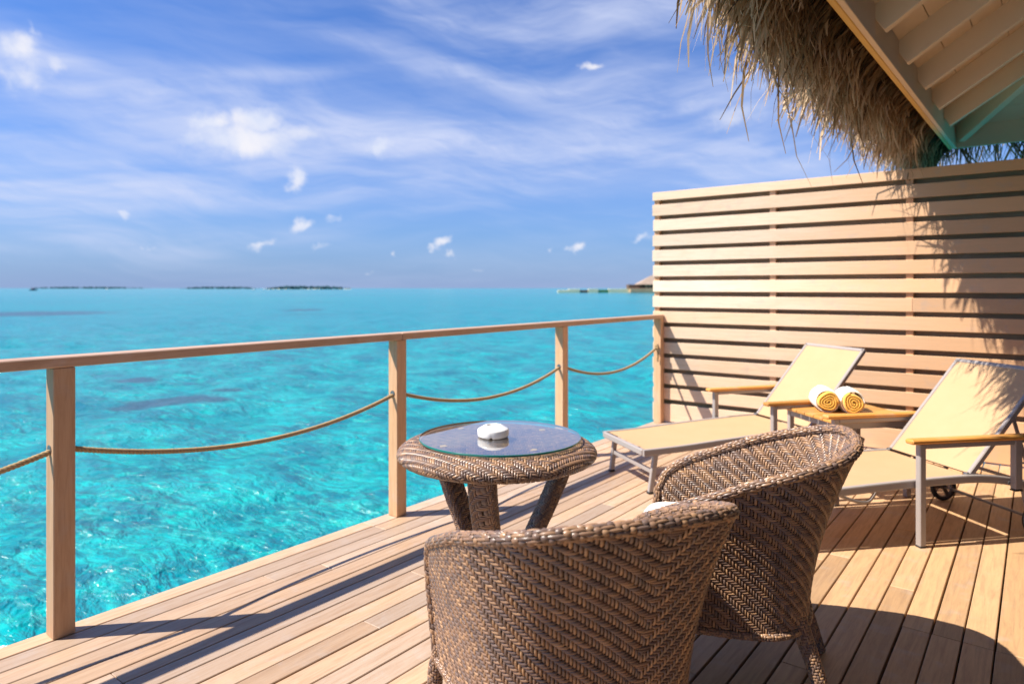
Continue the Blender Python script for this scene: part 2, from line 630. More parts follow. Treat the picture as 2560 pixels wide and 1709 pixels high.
def m_thatch():
    m, t, bs, out = new_mat('dry_palm_thatch')
    at = t.n('ShaderNodeAttribute', attribute_name='strand')
    cr = t.n('ShaderNodeValToRGB')
    t.set(cr, 0, at.outputs['Fac'])
    e = cr.color_ramp.elements
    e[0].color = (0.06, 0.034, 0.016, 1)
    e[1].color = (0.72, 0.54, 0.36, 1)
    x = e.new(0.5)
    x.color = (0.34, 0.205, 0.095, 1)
    t.set(bs, 'Base Color', cr.outputs[0])
    bs.inputs['Roughness'].default_value = 0.7
    bs.inputs['Specular IOR Level'].default_value = 0.25
    tl = t.n('ShaderNodeBsdfTranslucent')
    t.set(tl, 'Color', cr.outputs[0])
    mx = t.n('ShaderNodeMixShader')
    mx.inputs[0].default_value = 0.32
    t.t.links.new(bs.outputs[0], mx.inputs[1])
    t.t.links.new(tl.outputs[0], mx.inputs[2])
    t.t.links.new(mx.outputs[0], out.inputs[0])
    return m


M['thatch'] = m_thatch()


def m_glass():
    m, t, bs, out = new_mat('clear_table_glass')
    t.t.nodes.remove(bs)
    tr = t.n('ShaderNodeBsdfTransparent')
    tr.inputs[0].default_value = (0.86, 0.93, 0.92, 1)
    gl = t.n('ShaderNodeBsdfGlossy')
    gl.inputs['Roughness'].default_value = 0.0
    gl.inputs['Color'].default_value = (0.95, 0.97, 1, 1)
    fr = t.n('ShaderNodeFresnel')
    fr.inputs[0].default_value = 1.55
    mx = t.n('ShaderNodeMixShader')
    t.set(mx, 0, t.m('MULTIPLY', fr.outputs[0], 1.7, clamp=True))
    t.t.links.new(tr.outputs[0], mx.inputs[1])
    t.t.links.new(gl.outputs[0], mx.inputs[2])
    t.t.links.new(mx.outputs[0], out.inputs[0])
    return m


M['glass'] = m_glass()
M['glass_edge'] = simple('green_glass_edge', (0.012, 0.16, 0.135), 0.12, 0, 0.6)


def m_towel(name, c):
    m, t, bs, out = new_mat(name)
    tc = t.n('ShaderNodeTexCoord')
    n1 = t.noise(tc.outputs['Object'], 420, 3, 0.7)
    n2 = t.noise(tc.outputs['Object'], 30, 4, 0.6)
    k = t.m('ADD', 0.88, t.m('MULTIPLY', n2, 0.24))
    t.set(bs, 'Base Color', t.mixc(1.0, (*c, 1), t.comb(k, k, k), 'MULTIPLY'))
    bs.inputs['Roughness'].default_value = 0.95
    bs.inputs['Specular IOR Level'].default_value = 0.1
    bs.inputs['Sheen Weight'].default_value = 0.3
    bump(t, bs, n1, 0.8, 0.002)
    return m


M['towel_sunlit'] = m_towel('sunlit_terry', (0.82, 0.78, 0.70))  # pale yellow towel: sunlit white is put into the outer folds
M['towel_shaded'] = m_towel('shaded_terry', (0.80, 0.48, 0.09))  # shaded yellow of the same towel, put into the roll's colour


def m_water():
    m, t, bs, out = new_mat('lagoon_water')
    geo = t.n('ShaderNodeNewGeometry')
    P = geo.outputs['Position']
    sep = t.n('ShaderNodeSeparateXYZ')
    t.set(sep, 0, P)
    dist = t.vm('LENGTH', P)
    big = t.noise(P, 0.016, 4, 0.55, 0.3)
    reef = t.noise(t.vm('MULTIPLY', P, (1, 1, 0)), 0.075, 5, 0.6, 0.4)
    mot = t.noise(P, 0.8, 5, 0.6, 0.6)
    small = t.noise(P, 2.6, 4, 0.6, 0.8)
    c = t.mixc(t.sstep(mot, 0.34, 0.68), (0.0, 0.150, 0.205, 1), (0.0, 0.33, 0.345, 1))
    c = t.mixc(t.m('MULTIPLY', t.sstep(small, 0.50, 0.72), 0.55), c, (0.0, 0.54, 0.46, 1))
    # net of caustic light put into the water colour near the deck
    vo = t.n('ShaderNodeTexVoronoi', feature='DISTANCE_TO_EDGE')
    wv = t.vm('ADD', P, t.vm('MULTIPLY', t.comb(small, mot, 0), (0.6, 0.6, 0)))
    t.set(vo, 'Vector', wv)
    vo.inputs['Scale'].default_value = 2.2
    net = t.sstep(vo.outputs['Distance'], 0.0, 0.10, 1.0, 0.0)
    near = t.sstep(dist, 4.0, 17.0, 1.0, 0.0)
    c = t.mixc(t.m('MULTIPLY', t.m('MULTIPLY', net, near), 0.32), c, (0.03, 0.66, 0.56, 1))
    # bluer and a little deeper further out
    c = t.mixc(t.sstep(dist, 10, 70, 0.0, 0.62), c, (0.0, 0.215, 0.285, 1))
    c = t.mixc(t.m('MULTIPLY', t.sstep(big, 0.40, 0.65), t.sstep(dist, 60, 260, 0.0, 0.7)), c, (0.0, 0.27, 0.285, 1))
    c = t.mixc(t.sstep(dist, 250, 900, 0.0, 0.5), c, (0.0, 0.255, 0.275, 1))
    # dark coral heads
    far = t.sstep(dist, 13, 40)
    cr_ = t.m('MULTIPLY', t.sstep(reef, 0.57, 0.68), far)
    c = t.mixc(t.m('MULTIPLY', cr_, 0.28), c, (0.03, 0.085, 0.125, 1))
    cmb = None
    for (x, y, sx, sy, a) in CORAL:
        mp = t.n('ShaderNodeMapping', vector_type='TEXTURE')
        t.set(mp, 'Vector', P)
        mp.inputs['Location'].default_value = (x, y, WATER)
        mp.inputs['Rotation'].default_value = (0, 0, a)
        mp.inputs['Scale'].default_value = (sx, sy, 1)
        ln = t.vm('LENGTH', mp.outputs[0])
        b = t.m('EXPONENT', t.m('MULTIPLY', t.m('MULTIPLY', ln, ln), -1))
        cmb = b if cmb is None else t.m('MAXIMUM', cmb, b)
    rag = t.m('ADD', cmb, t.m('MULTIPLY', t.m('SUBTRACT', t.noise(P, 1.3, 5, 0.65, 0.5), 0.5), 0.9))
    c = t.mixc(t.sstep(rag, 0.36, 0.74, 0.0, 0.85), c, (0.025, 0.065, 0.11, 1))
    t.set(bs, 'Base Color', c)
    t.set(bs, 'Specular IOR Level', t.sstep(dist, 12, 120, 0.42, 0.15))
    bs.inputs['Roughness'].default_value = 0.13
    bs.inputs['IOR'].default_value = 1.333
    # ripples
    Q = t.vm('MULTIPLY', P, (1.0, 1.0, 1.0))
    mp = t.n('ShaderNodeMapping')
    t.set(mp, 'Vector', Q)
    mp.inputs['Rotation'].default_value = (0, 0, rad(-50))
    mp.inputs['Scale'].default_value = (1.0, 1.9, 1.0)
    R = mp.outputs[0]
    w1 = t.noise(R, 1.5, 4, 0.55, 0.7)
    w2 = t.noise(R, 4.2, 4, 0.6, 0.9)
    w3 = t.noise(R, 0.5, 3, 0.5, 0.4)
    h = t.m('ADD', t.m('MULTIPLY', w1, 1.0), t.m('MULTIPLY', w2, 0.34))
    h = t.m('ADD', h, t.m('MULTIPLY', w3, 1.4))
    b = t.n('ShaderNodeBump')
    t.set(b, 'Height', h)
    t.set(b, 'Strength', t.sstep(dist, 20, 400, 0.95, 0.5))
    b.inputs['Distance'].default_value = 0.21
    t.set(bs, 'Normal', b.outputs[0])
    return m


# ------------------------------------------------------------------ water
WATER = -1.45


def deck_pt(px, py, z):
    """where a sight line meets a level z (used to place far things at real distances)"""
    X = (px - 1280) / 1707.0
    Z = -(py - 720) / 1707.0
    t_ = (z - EYE) / Z
    return ((X * math.cos(YAW) - math.sin(YAW)) * t_, (X * math.sin(YAW) + math.cos(YAW)) * t_)


def coral(px, py, w, h):
    x, y = deck_pt(px, py, WATER)
    d = math.hypot(x, y)
    sx = w / 1707.0 * d
    sy = h / 1707.0 * d * d / (EYE - WATER)
    return (x, y, sx, sy, YAW)


CORAL = [coral(415, 1005, 130, 12), coral(330, 1015, 60, 8), coral(520, 1003, 70, 7), coral(560, 978, 60, 5),
         coral(340, 952, 50, 5), coral(60, 784, 200, 6), coral(760, 775, 60, 3)]
M['water'] = m_water()


def build_water():
    rs = np.concatenate([[0.0], np.geomspace(1.0, 20000, 330)])
    na = 360
    a = np.arange(na) * 2 * PI / na
    A, Rr = np.meshgrid(a, rs)
    X = Rr * np.cos(A)
    Y = Rr * np.sin(A)
    rng = np.random.RandomState(4)
    Z = np.zeros_like(X)
    for i in range(26):
        lam = rng.uniform(1.0, 4.5)
        th = rad(40) + rng.normal(0, 0.5)
        k = 2 * PI / lam
        amp = 0.0055 * lam * rng.uniform(.5, 1)
        fade = np.clip((60 * lam - Rr) / (40 * lam), 0, 1)
        Z += amp * fade * np.sin(k * (X * math.cos(th) + Y * math.sin(th)) + rng.uniform(0, 7))
    V = np.column_stack([X.ravel(), Y.ravel(), (Z + WATER).ravel()])
    i = np.arange(len(rs) - 1)[:, None]
    j = np.arange(na)[None, :]
    j2 = (j + 1) % na
    Fq = np.stack([i * na + j, (i + 1) * na + j, (i + 1) * na + j2, i * na + j2], -1).reshape(-1, 4)
    me = np_mesh('water', V, Fq, M['water'], True)
    o = bpy.data.objects.new('water', me)
    link(o)
    tag(o, kind='structure')


build_water()

# ------------------------------------------------------------------ deck
DX0, DX1 = -2.976, 2.60
DY0, DY1 = -1.9, 6.27
PIT = 0.0985


def build_deck():
    rnd = random.Random(7)
    base = MB()
    # bearers and joists under the boards, on round piles
    y = DY0 + 0.05
    while y < DY1:
        base.box(((DX0 + DX1) / 2 + 0.02, y, -0.025 - 0.072), (DX1 - DX0 - 0.06, 0.06, 0.14), 0.004)
        y += 0.46
    base.box((DX0 + 0.036, (DY0 + DY1) / 2, -0.115), (0.045, DY1 - DY0, 0.17), 0.004)
    for px in (-2.6, 0.0, 2.3):
        for py in (-1.2, 1.6, 4.4, 5.9):
            base.tube([(px, py, WATER - 2), (px, py, -0.18)], 0.11, 14)
    base.box(((DX0 + DX1) / 2 + .03, (DY0 + DY1) / 2, -0.19), (DX1 - DX0 - 0.1, DY1 - DY0 - .05, 0.02), 0.002)  # dark slab added below to hide lit water in the board gaps
    deck = base.obj('deck', M['dark_timber'])
    tag(deck, kind='structure')
    i = 0
    x = DX0
    while x < DX1 - 0.02:
        w = PIT - 0.0065
        cx = x + w / 2
        # butt joints sit over the joists
        cuts = [DY0]
        yy = DY0 + rnd.choice([0.9, 1.6, 2.2, 2.9])
        if -0.45 < cx < 0.0:
            yy = 2.97 + (0 if cx > -0.35 else .0)
        if cx < -2.8:
            yy = 2.5
        if -0.45 < cx < 0.0:
            cuts += [3.0]
            yy = 5.6 if rnd.random() < .5 else 9
        while yy < DY1 - 0.5:
            cuts.append(yy)
            yy += rnd.choice([1.84, 2.3, 2.76, 3.2])
        cuts.append(DY1 - (0.0 if rnd.random() < 2 else 0))
        for a, b in zip(cuts[:-1], cuts[1:]):
            mb = MB()
            mb.box((0, 0, 0), (w + rnd.uniform(-.0015, .0012), b - a - 0.0022, 0.024), 0.0022)
            o = mb.obj('board', M['deck'], deck, loc=(cx + rnd.uniform(-.0008, .0008), (a + b) / 2, -0.012 + rnd.uniform(-0.0010, 0.0006)))
            i += 1
        x += PIT
    return deck


build_deck()

# ------------------------------------------------------------------ railing
RX, PS = -2.8796, 0.0735
POST_Y = [0.9627 + 1.7063 * k for k in (-1, 0, 1, 2, 3)]


def rope_pts(y0, y1, z0, z1, sag, x, n=60):
    pts = []
    for k in range(n + 1):
        s = k / n
        pts.append((x, y0 + (y1 - y0) * s, z0 + (z1 - z0) * s - 4 * sag * s * (1 - s)))
    return pts


def twisted(mb, pts, r=0.0108, strands=3, pitch=0.045, n=6):
    P = [Vector(p) for p in pts]
    L = [0]
    for a, b in zip(P[:-1], P[1:]):
        L.append(L[-1] + (b - a).length)
    tot = L[-1]
    m = int(tot / pitch * 9)
    S = np.linspace(0, tot, m)
    A = np.array([tuple(p) for p in P])
    Q = np.column_stack([np.interp(S, L, A[:, k]) for k in range(3)])
    T = np.gradient(Q, axis=0)
    T /= np.linalg.norm(T, axis=1)[:, None]
    ref = np.array([1.0, 0.0, 0.0])
    U = np.cross(T, ref)
    nu = np.linalg.norm(U, axis=1)
    U[nu < .2] = np.cross(T[nu < .2], np.array([0, 1.0, 0]))
    U /= np.linalg.norm(U, axis=1)[:, None]
    W = np.cross(T, U)
    for s in range(strands):
        ph = 2 * PI * (S / pitch + s / strands)
        C = Q + r * .55 * (np.cos(ph)[:, None] * U + np.sin(ph)[:, None] * W)
        mb.tube([tuple(c) for c in C], r * .56, n)


def build_railing():
    root = empty('deck_railing', (RX, 2.5, 0))
    tag(root, 'wooden deck railing with flat top rail and rope swags along the sea edge', 'railing')
    inv = Vector((-RX, -2.5, 0))
    for k, y in enumerate(POST_Y):
        mb = MB()
        mb.box((0, 0, 0), (PS, PS, 1.003), 0.003)
        mb.obj('post', M['post'], root, loc=Vector((RX - PS / 2, y + PS / 2, 0.5015)) + inv)
    y2 = POST_Y[2] + PS * .55
    for a, b in ((-1.15, y2 - .001), (y2 + .001, 6.152)):
        mb = MB()
        mb.box((0, 0, 0), (0.10, b - a, 0.039), 0.004)
        mb.obj('top_rail', M['rail'], root, loc=Vector((RX - .05 + 0.002, (a + b) / 2, 1.0235)) + inv)
    xr = RX - PS / 2
    zs = ROPE_Z
    for k in range(4):
        ya, yb = POST_Y[k] + PS / 2, POST_Y[k + 1] + PS / 2
        mb = MB()
        pts = rope_pts(ya, yb, zs[k], zs[k + 1], ROPE_SAG[k], xr)
        twisted(mb, [Vector(p) + inv for p in pts])
        o = mb.obj('rope', M['rope'], root, True)
    for k in range(5):
        for sg in (-1, 1):
            if k == 4 and sg == 1:
                continue
            yc = POST_Y[k] + PS / 2 + sg * (PS / 2 + .001)
            mb = MB()
            mb.tube([Vector((xr, yc - .002, zs[k])) + inv, Vector((xr, yc + .003, zs[k])) + inv], .0165, 16)
            mb.obj('rope_eyelet', M['steel'], root, False)
    # knot and loose tail on the last post
    mb = MB()
    ye = POST_Y[4] - 0.012
    zk = ROPE_Z[4]
    kn = [(xr - .012, ye, zk + .01), (xr + .012, ye - .012, zk + .004), (xr + .018, ye - .016, zk - .02), (xr + .002, ye - .018, zk - .03), (xr - .012, ye - .012, zk - .015), (xr + .004, ye - .006, zk + .006)]
    twisted(mb, [Vector(p) + inv for p in catmull(kn, 6)], 0.0075)
    tl = [(xr + .006, ye - .012, zk - .01), (xr + .016, ye - .014, zk - .05), (xr + .02, ye - .012, zk - .09), (xr + .014, ye - .012, zk - .13), (xr + .018, ye - .012, zk - .15)]
    twisted(mb, [Vector(p) + inv for p in catmull(tl, 6)], 0.0085)
    mb.obj('rope_knot', M['rope'], root, True)


ROPE_Z = [0.70, 0.70, 0.70, 0.70, 0.745]
ROPE_SAG = [0.125, 0.125, 0.135, 0.15]
build_railing()

# ------------------------------------------------------------------ privacy fence
FY = 6.154


def build_fence():
    root = empty('slatted_fence', (0, FY, 0))
    tag(root, 'tall privacy screen of pale horizontal wooden slats at the end of the deck', 'fence')
    x0, x1 = -3.0, 2.62
    rnd = random.Random(3)
    ztop = 2.2627
    for k in range(15):
        z1 = ztop - k * 0.1486
        z0 = z1 - 0.1075 if k < 14 else 0.002
        if k == 0:
            z1 = z0 + 0.080
        if z0 < 0.012:
            z0 = 0.012
        j = [x0 + rnd.uniform(-.004, .004)]
        cut = rnd.choice([-0.78, 0.27, 9]) if k > 6 else rnd.choice([.27, 9])
        if cut < x1:
            j.append(cut)
        j.append(x1)
        for a, b in zip(j[:-1], j[1:]):
            mb = MB()
            mb.box((0, 0, 0), (b - a - .0015, 0.020, z1 - z0), 0.0022)
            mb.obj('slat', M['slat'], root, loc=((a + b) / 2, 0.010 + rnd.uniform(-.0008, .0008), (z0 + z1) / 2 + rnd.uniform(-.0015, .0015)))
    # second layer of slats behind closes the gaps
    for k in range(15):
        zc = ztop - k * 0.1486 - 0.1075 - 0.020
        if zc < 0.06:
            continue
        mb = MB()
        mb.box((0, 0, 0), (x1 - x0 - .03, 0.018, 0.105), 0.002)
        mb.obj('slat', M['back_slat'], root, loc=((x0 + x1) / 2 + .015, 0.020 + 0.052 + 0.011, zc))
    for x in (-2.965, -1.856, -0.803, 0.25, 1.30, 2.35):
        mb = MB()
        mb.box((0, 0, 0), (0.052, 0.050, 2.17), 0.002)
        mb.obj('batten', M['post'], root, loc=(x, 0.020 + 0.0262, 1.087 + .01))
    mb = MB()
    mb.box((0, 0, 0), (x1 - x0 - .01, 0.070, 0.018), 0.002)
    mb.obj('top_cap', M['slat'], root, loc=((x0 + x1) / 2, 0.0565, 2.2265))


build_fence()

# ------------------------------------------------------------------ villa with thatched eave
EX, EY, EZ = -0.585, 7.0, 2.50     # lower outer corner of the fascia
PITCH = rad(33)


def build_villa():
    root = empty('thatched_villa', (2.6, 2.0, 0))
    tag(root, 'thatched villa roof with cream rafters and boarded soffit overhanging the deck corner', 'villa')
    inv = Vector((-2.6, -2.0, 0))
    y0 = -4.0
    x1 = 6.0
    # fascia boards
    mb = MB()
    mb.box((0, 0, 0), (0.028, EY - y0, 0.19), 0.003)
    mb.obj('fascia', M['paint'], root, loc=Vector((EX + .014, (EY + y0) / 2, EZ + .095)) + inv)
    mb = MB()
    mb.box((0, 0, 0), (x1 - EX, 0.028, 0.19), 0.003)
    mb.obj('fascia', M['paint'], root, loc=Vector(((EX + x1) / 2 + .029, EY - .014, EZ + .0953)) + inv)
    # fascia's bottom edge strip, its sunlit glow put into the yellow
    mb = MB()
    mb.box((0, 0, 0), (0.030, EY - y0, 0.022), 0.004)
    mb.obj('edge_trim', M['fascia'], root, loc=Vector((EX - .0155, (EY + y0) / 2, EZ + .009)) + inv)
    tp = math.tan(PITCH)
    zr = EZ + 0.035       # rafter underside at the fascia
    run = 3.0

    def rafter(pa, pb, w=0.05, h=0.14):
        mb = MB()
        a, b = Vector(pa), Vector(pb)
        mb.bar(a + inv + Vector((0, 0, h / 2)), b + inv + Vector((0, 0, h / 2)), w, h, 0.003)
        mb.obj('rafter', M['paint'], root)
    # rafters of the long side (perpendicular to the eave)
    for y in RAFT_Y:
        r_ = min(run, EY - y - .12)
        if r_ > 0.12:
            rafter((EX + .03, y, zr), (EX + .03 + r_, y, zr + tp * r_))
    # hip rafter and the short side
    rafter((EX + .05, EY - .05, zr), (EX + .05 + run, EY - .05 - run, zr + tp * run), 0.06, 0.16)
    x = EX + 0.75
    while x < 3.0:
        r_ = min(run, x - EX - .12)
        rafter((x, EY - .03, zr), (x, EY - .03 - r_, zr + tp * r_))
        x += 0.62
    # soffit boards, laid parallel to the eaves above the rafters
    bw = 0.145
    k = 0
    s = 0.0
    while s < run:
        e = s + bw - 0.004
        za, zb = zr + .125 + tp * s + 0.02, zr + .125 + tp * e + 0.02
        th = 0.02
        # long side board, mitred at the hip
        xa, xb = EX + .029 + s, EX + .029 + e
        vs = [(xa, y0, za), (xb, y0, zb), (xb, EY - .03 - e, zb), (xa, EY - .03 - s, za)]
        vs = [Vector(v) + inv for v in vs]
        up = [v + Vector((0, 0, th)) for v in vs]
        mb = MB().add(vs + up, [(0, 3, 2, 1), (4, 5, 6, 7), (0, 1, 5, 4), (1, 2, 6, 5), (2, 3, 7, 6), (3, 0, 4, 7)])
        mb.obj('soffit_board', M['paint'], root)
        ya, yb = EY - .029 - s, EY - .029 - e
        vs = [(EX + .032 + s, ya, za), (EX + .032 + e, yb, zb), (x1, yb, zb), (x1, ya, za)]
        vs = [Vector(v) + inv for v in vs]
        up = [v + Vector((0, 0, th)) for v in vs]
        mb = MB().add(vs + up, [(0, 1, 2, 3), (4, 7, 6, 5), (0, 4, 5, 1), (1, 5, 6, 2), (2, 6, 7, 3), (3, 7, 4, 0)])
        mb.obj('soffit_board', M['paint'], root)
        s += bw
    # thatch bed above
    th0, th1 = 0.20, 0.42
    ox = 0.17
    vs = []
    R = 3.2
    for dz in (th0, th1):
        vs += [(EX - ox, y0, EZ + dz), (EX - ox, EY + ox, EZ + dz), (x1, EY + ox, EZ + dz),
               (EX - ox + R, y0, EZ + dz + tp * R), (EX - ox + R, EY + ox - R, EZ + dz + tp * R), (x1, EY + ox - R, EZ + dz + tp * R)]
    vs = [Vector(v) + inv for v in vs]
    fs = [(0, 1, 4, 3), (1, 2, 5, 4), (6, 9, 10, 7), (7, 10, 11, 8), (0, 6, 7, 1), (1, 7, 8, 2)]
    mb = MB().add(vs, fs)
    bed = mb.obj('thatch_bed', M['thatch_bed'], root)
    # hanging strands
    rng = np.random.RandomState(11)

    def strands(n, along, side, coarse=False):
        """side 0: eave facing -x ; 1: eave facing +y"""
        s_ = rng.uniform(0, 1, n)
        L = along[0] + (along[1] - along[0]) * s_
        # strands gather in tufts
        tuft = np.round(L / .055 + rng.normal(0, .35, n))
        tr = np.random.RandomState(99).uniform(-1, 1, (2000, 3))
        ti = (tuft + 400).astype(int) % 2000
        L = L * .45 + .55 * (tuft * .055 + rng.normal(0, .006, n))
        clump = np.sin(L * 9.1 + 1.3) * .5 + np.sin(L * 23.7) * .3 + np.sin(L * 4.3 + 2) * .5
        depth = rng.uniform(0, 1, n) ** 1.0            # 0 = under layer by the fascia, 1 = top outer layer
        root_out = np.maximum(0.034 + 0.25 * depth + rng.normal(0, .02, n), 0.034)
        root_z = EZ + 0.03 + 0.30 * depth ** 0.9 + rng.normal(0, .02, n)
        ln = (0.20 + 0.25 * rng.uniform(0, 1, n) + 0.05 * clump) * (0.85 + .35 * depth)
        longy = (rng.uniform(0, 1, n) < .03) & (L > 2.9)
        ln = np.where(longy, ln * rng.uniform(1.2, 1.75, n), ln) * (0.97 + .28 * tr[ti, 0]) * (np.clip(.66 + (L - 2.2) * .55, .66, 1.0) if side == 0 else 1.0)
        a0 = rad(-28) - rng.uniform(0, .75, n) * (0.4 + .6 * depth)     # start direction: outwards and down the slope
        a1 = a0 - rng.uniform(.45, 1.35, n)
        lat = rng.normal(0, .24, n) + .38 * tr[ti, 1]
        lat2 = lat * .6 + rng.normal(0, .50, n)
        K = 6
        kink = rng.normal(0, .45, n) * (rng.uniform(0, 1, n) < .4)
        kk_ = rng.randint(2, 6, n)
        out = np.zeros((n, K))
        zz = np.zeros((n, K))
        la = np.zeros((n, K))
        out[:, 0] = root_out
        zz[:, 0] = root_z
        la[:, 0] = L
        for k in range(1, K):
            f = (k - .5) / (K - 1)
            an = a0 + (a1 - a0) * f + kink * (k == kk_)
            l_ = lat + (lat2 - lat) * f
            st = ln / (K - 1)
            out[:, k] = out[:, k - 1] + np.cos(an) * st * np.cos(l_)
            zz[:, k] = zz[:, k - 1] + np.sin(an) * st
            la[:, k] = la[:, k - 1] + np.sin(l_) * st
        w = rng.uniform(.0018, .0058, n) * (1 + .9 * (rng.uniform(0, 1, n) < .2))
        if coarse:
            w = rng.uniform(.0045, .0105, n)
            ln = ln * rng.uniform(.7, 1.1, n)
        tap = np.array([.8, 1.0, 1.05, .95, .75, .30])
        tw = rng.uniform(0, PI, n)
        V = np.zeros((n, K, 2, 3))
        for k in range(K):
            for e, sg in enumerate((-1, 1)):
                hw = sg * w * tap[k]
                o_ = out[:, k] + hw * np.sin(tw) * .8
                a_ = la[:, k] + hw * np.cos(tw)
                z_ = zz[:, k] + hw * np.sin(tw) * .5
                if side == 0:
                    V[:, k, e] = np.column_stack([EX - o_, a_, z_])
                else:
                    V[:, k, e] = np.column_stack([a_, EY + o_, z_])
        if coarse:
            depth = depth + .55
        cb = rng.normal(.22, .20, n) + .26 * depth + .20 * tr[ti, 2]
        colr = np.clip(cb[:, None] + np.array([-.12, -.04, .08, .20, .32, .40])[None, :], 0, 1)  # outer layers and tips lighter: sunlit tips put into the strand tone
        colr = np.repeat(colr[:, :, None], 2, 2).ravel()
        return V, colr

    Vs, Cs = [], []
    for n, al, sd, co in ((10500, (0.2, EY + .16), 0, False), (5200, (0.2, EY + .12), 0, True), (2000, (-3.0, 0.2), 0, False), (800, (EX - .12, 2.4), 1, False)):
        V, c = strands(n, al, sd, co)
        Vs.append(V)
        Cs.append(c)
    V = np.concatenate(Vs)
    c = np.concatenate(Cs)
    n, K = V.shape[:2]
    base = (np.arange(n) * K * 2)[:, None, None]
    k = np.arange(K - 1)[None, :, None]
    q = np.array([0, 1, 3, 2])[None, None, :]
    Fq = (base + k * 2 + q).reshape(-1, 4)
    VV = V.reshape(-1, 3) + np.array([inv.x, inv.y, inv.z])
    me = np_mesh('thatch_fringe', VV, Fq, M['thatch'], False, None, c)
    o = bpy.data.objects.new('thatch_fringe', me)
    link(o, root)
    tag(o, kind='stuff')
    # the villa stands very slightly askew to the deck
    th = rad(-1.25)
    v = Vector((2.6 - EX, 2.0 - EY))
    root.location = (EX + v.x * math.cos(th) - v.y * math.sin(th), EY + v.x * math.sin(th) + v.y * math.cos(th), 0)
    root.rotation_euler = (0, 0, th)
    # villa wall carrying the roof
    mb = MB()
    mb.box((0, 0, 0), (0.12, 8.6, 4.0), 0.005)
    mb.obj('wall', M['wall'], root, loc=Vector((2.68, 1.85, 2.0)) + inv)
    for yy in (-1.9, 1.5, 5.8):
        MB().tube([Vector((2.9, yy, WATER - 2)) + inv, Vector((2.9, yy, 0)) + inv], 0.13, 14).obj('stilt', M['post'], root, True)


M['thatch_bed'] = simple('compact_thatch', (0.16, 0.10, 0.05), 0.9, 0, 0.1, 40, 0.5, 0.02, 60)
RAFT_Y = [EY - .78 - .62 * k for k in range(0, 15)]
build_villa()

# ------------------------------------------------------------------ woven rattan
def weave(S, nu, nv, over, inside=None, hgt=0.0022, ulen=1.0, wrap=False, seed=0, flip=False, K=5, W=4, fill=0.98, vfill=0.96):
    """S(u, v) -> (n,3) points for float cell coordinates. over(i, j) -> True where the strand running along u is on top.
    returns verts, faces, strand values"""
    rng = np.random.RandomState(seed)
    I, J = np.meshgrid(np.arange(nu), np.arange(nv), indexing='ij')
    O = over(I, J)
    ins = np.ones_like(O) if inside is None else inside(I + .5, J + .5)
    fl = []                                        # (u0, u1, v0, v1, dir)
    for j in range(nv):                            # strands along u
        i = 0
        while i < nu:
            if O[i, j] and ins[i, j]:
                k = i
                while k < nu and O[k, j] and ins[k, j]:
                    k += 1
                fl.append((i, k, j, 0))
                i = k
            else:
                i += 1
    for i in range(nu):
        j = 0
        while j < nv:
            if (not O[i, j]) and ins[i, j]:
                k = j
                while k < nv and (not O[i, k]) and ins[i, k]:
                    k += 1
                fl.append((j, k, i, 1))
                j = k
            else:
                j += 1
    fl = np.array(fl, dtype=float)
    n = len(fl)
    a = fl[:, 0] - .28
    b = fl[:, 1] + .28
    ts = np.linspace(0, 1, K)
    T = a[:, None] + (b - a)[:, None] * ts[None]
    ht = np.interp(ts, [0, .14, .3, .5, .7, .86, 1], [-1.1, .25, .9, 1.0, .9, .25, -1.1])
    ws = np.linspace(-.5, .5, W)
    wl = np.linspace(1, 1, K)
    wl[0] = wl[-1] = .72
    hw = 1 - (np.abs(ws) * 2) ** 2.2 * 1.25
    C = fl[:, 2] + .5 + rng.uniform(-.07, .07, n)
    TT = np.repeat(T[:, :, None], W, 2)
    CC = C[:, None, None] + (ws[None, None, :] * wl[None, :, None] * np.where(fl[:, 3] == 0, fill, vfill)[:, None, None])
    CC = np.broadcast_to(CC, TT.shape)
    HH = hgt * (ht[None, :, None] + (hw[None, None, :] - 1) * 0.9) * rng.uniform(.85, 1.15, n)[:, None, None]
    d = fl[:, 3][:, None, None]
    U = np.where(d == 0, TT, CC)
    Vv = np.where(d == 0, CC, TT)
    u = U.ravel()
    v = Vv.ravel()
    e = 0.25
    p = S(u, v)
    du = S(u + e, v) - S(u - e, v)
    dv = S(u, v + e) - S(u, v - e)
    N = np.cross(du, dv)
    N /= (np.linalg.norm(N, axis=1)[:, None] + 1e-12)
    if flip:
        N = -N
    p = p + N * HH.ravel()[:, None]
    base = (np.arange(n) * K * W)[:, None, None]
    kk = np.arange(K - 1)[:, None]
    ww = np.arange(W - 1)[None, :]
    q = np.stack([kk * W + ww, (kk + 1) * W + ww, (kk + 1) * W + ww + 1, kk * W + ww + 1], -1).reshape(1, -1, 4)
    Fq = (base + q).reshape(-1, 4)
    # strand colour: each long strand keeps a tone, each float varies a little
    tone_u = rng.uniform(0, 1, nv + 2)
    tone_v = rng.uniform(0, 1, nu + 2)
    idx = fl[:, 2].astype(int)
    tone = np.where(fl[:, 3] == 0, tone_u[np.clip(idx, 0, nv)], tone_v[np.clip(idx, 0, nu)])
    val = np.clip(.55 * tone + .45 * rng.uniform(0, 1, n) + rng.normal(0, .08, n), 0, 1)
    return p, Fq, np.repeat(val, K * W)


def join_np(parts):
    Vs, Fs, Cs = [], [], []
    o = 0
    for p, f, c in parts:
        Vs.append(p)
        Fs.append(f + o)
        Cs.append(c)
        o += len(p)
    return np.concatenate(Vs), np.concatenate(Fs), np.concatenate(Cs)


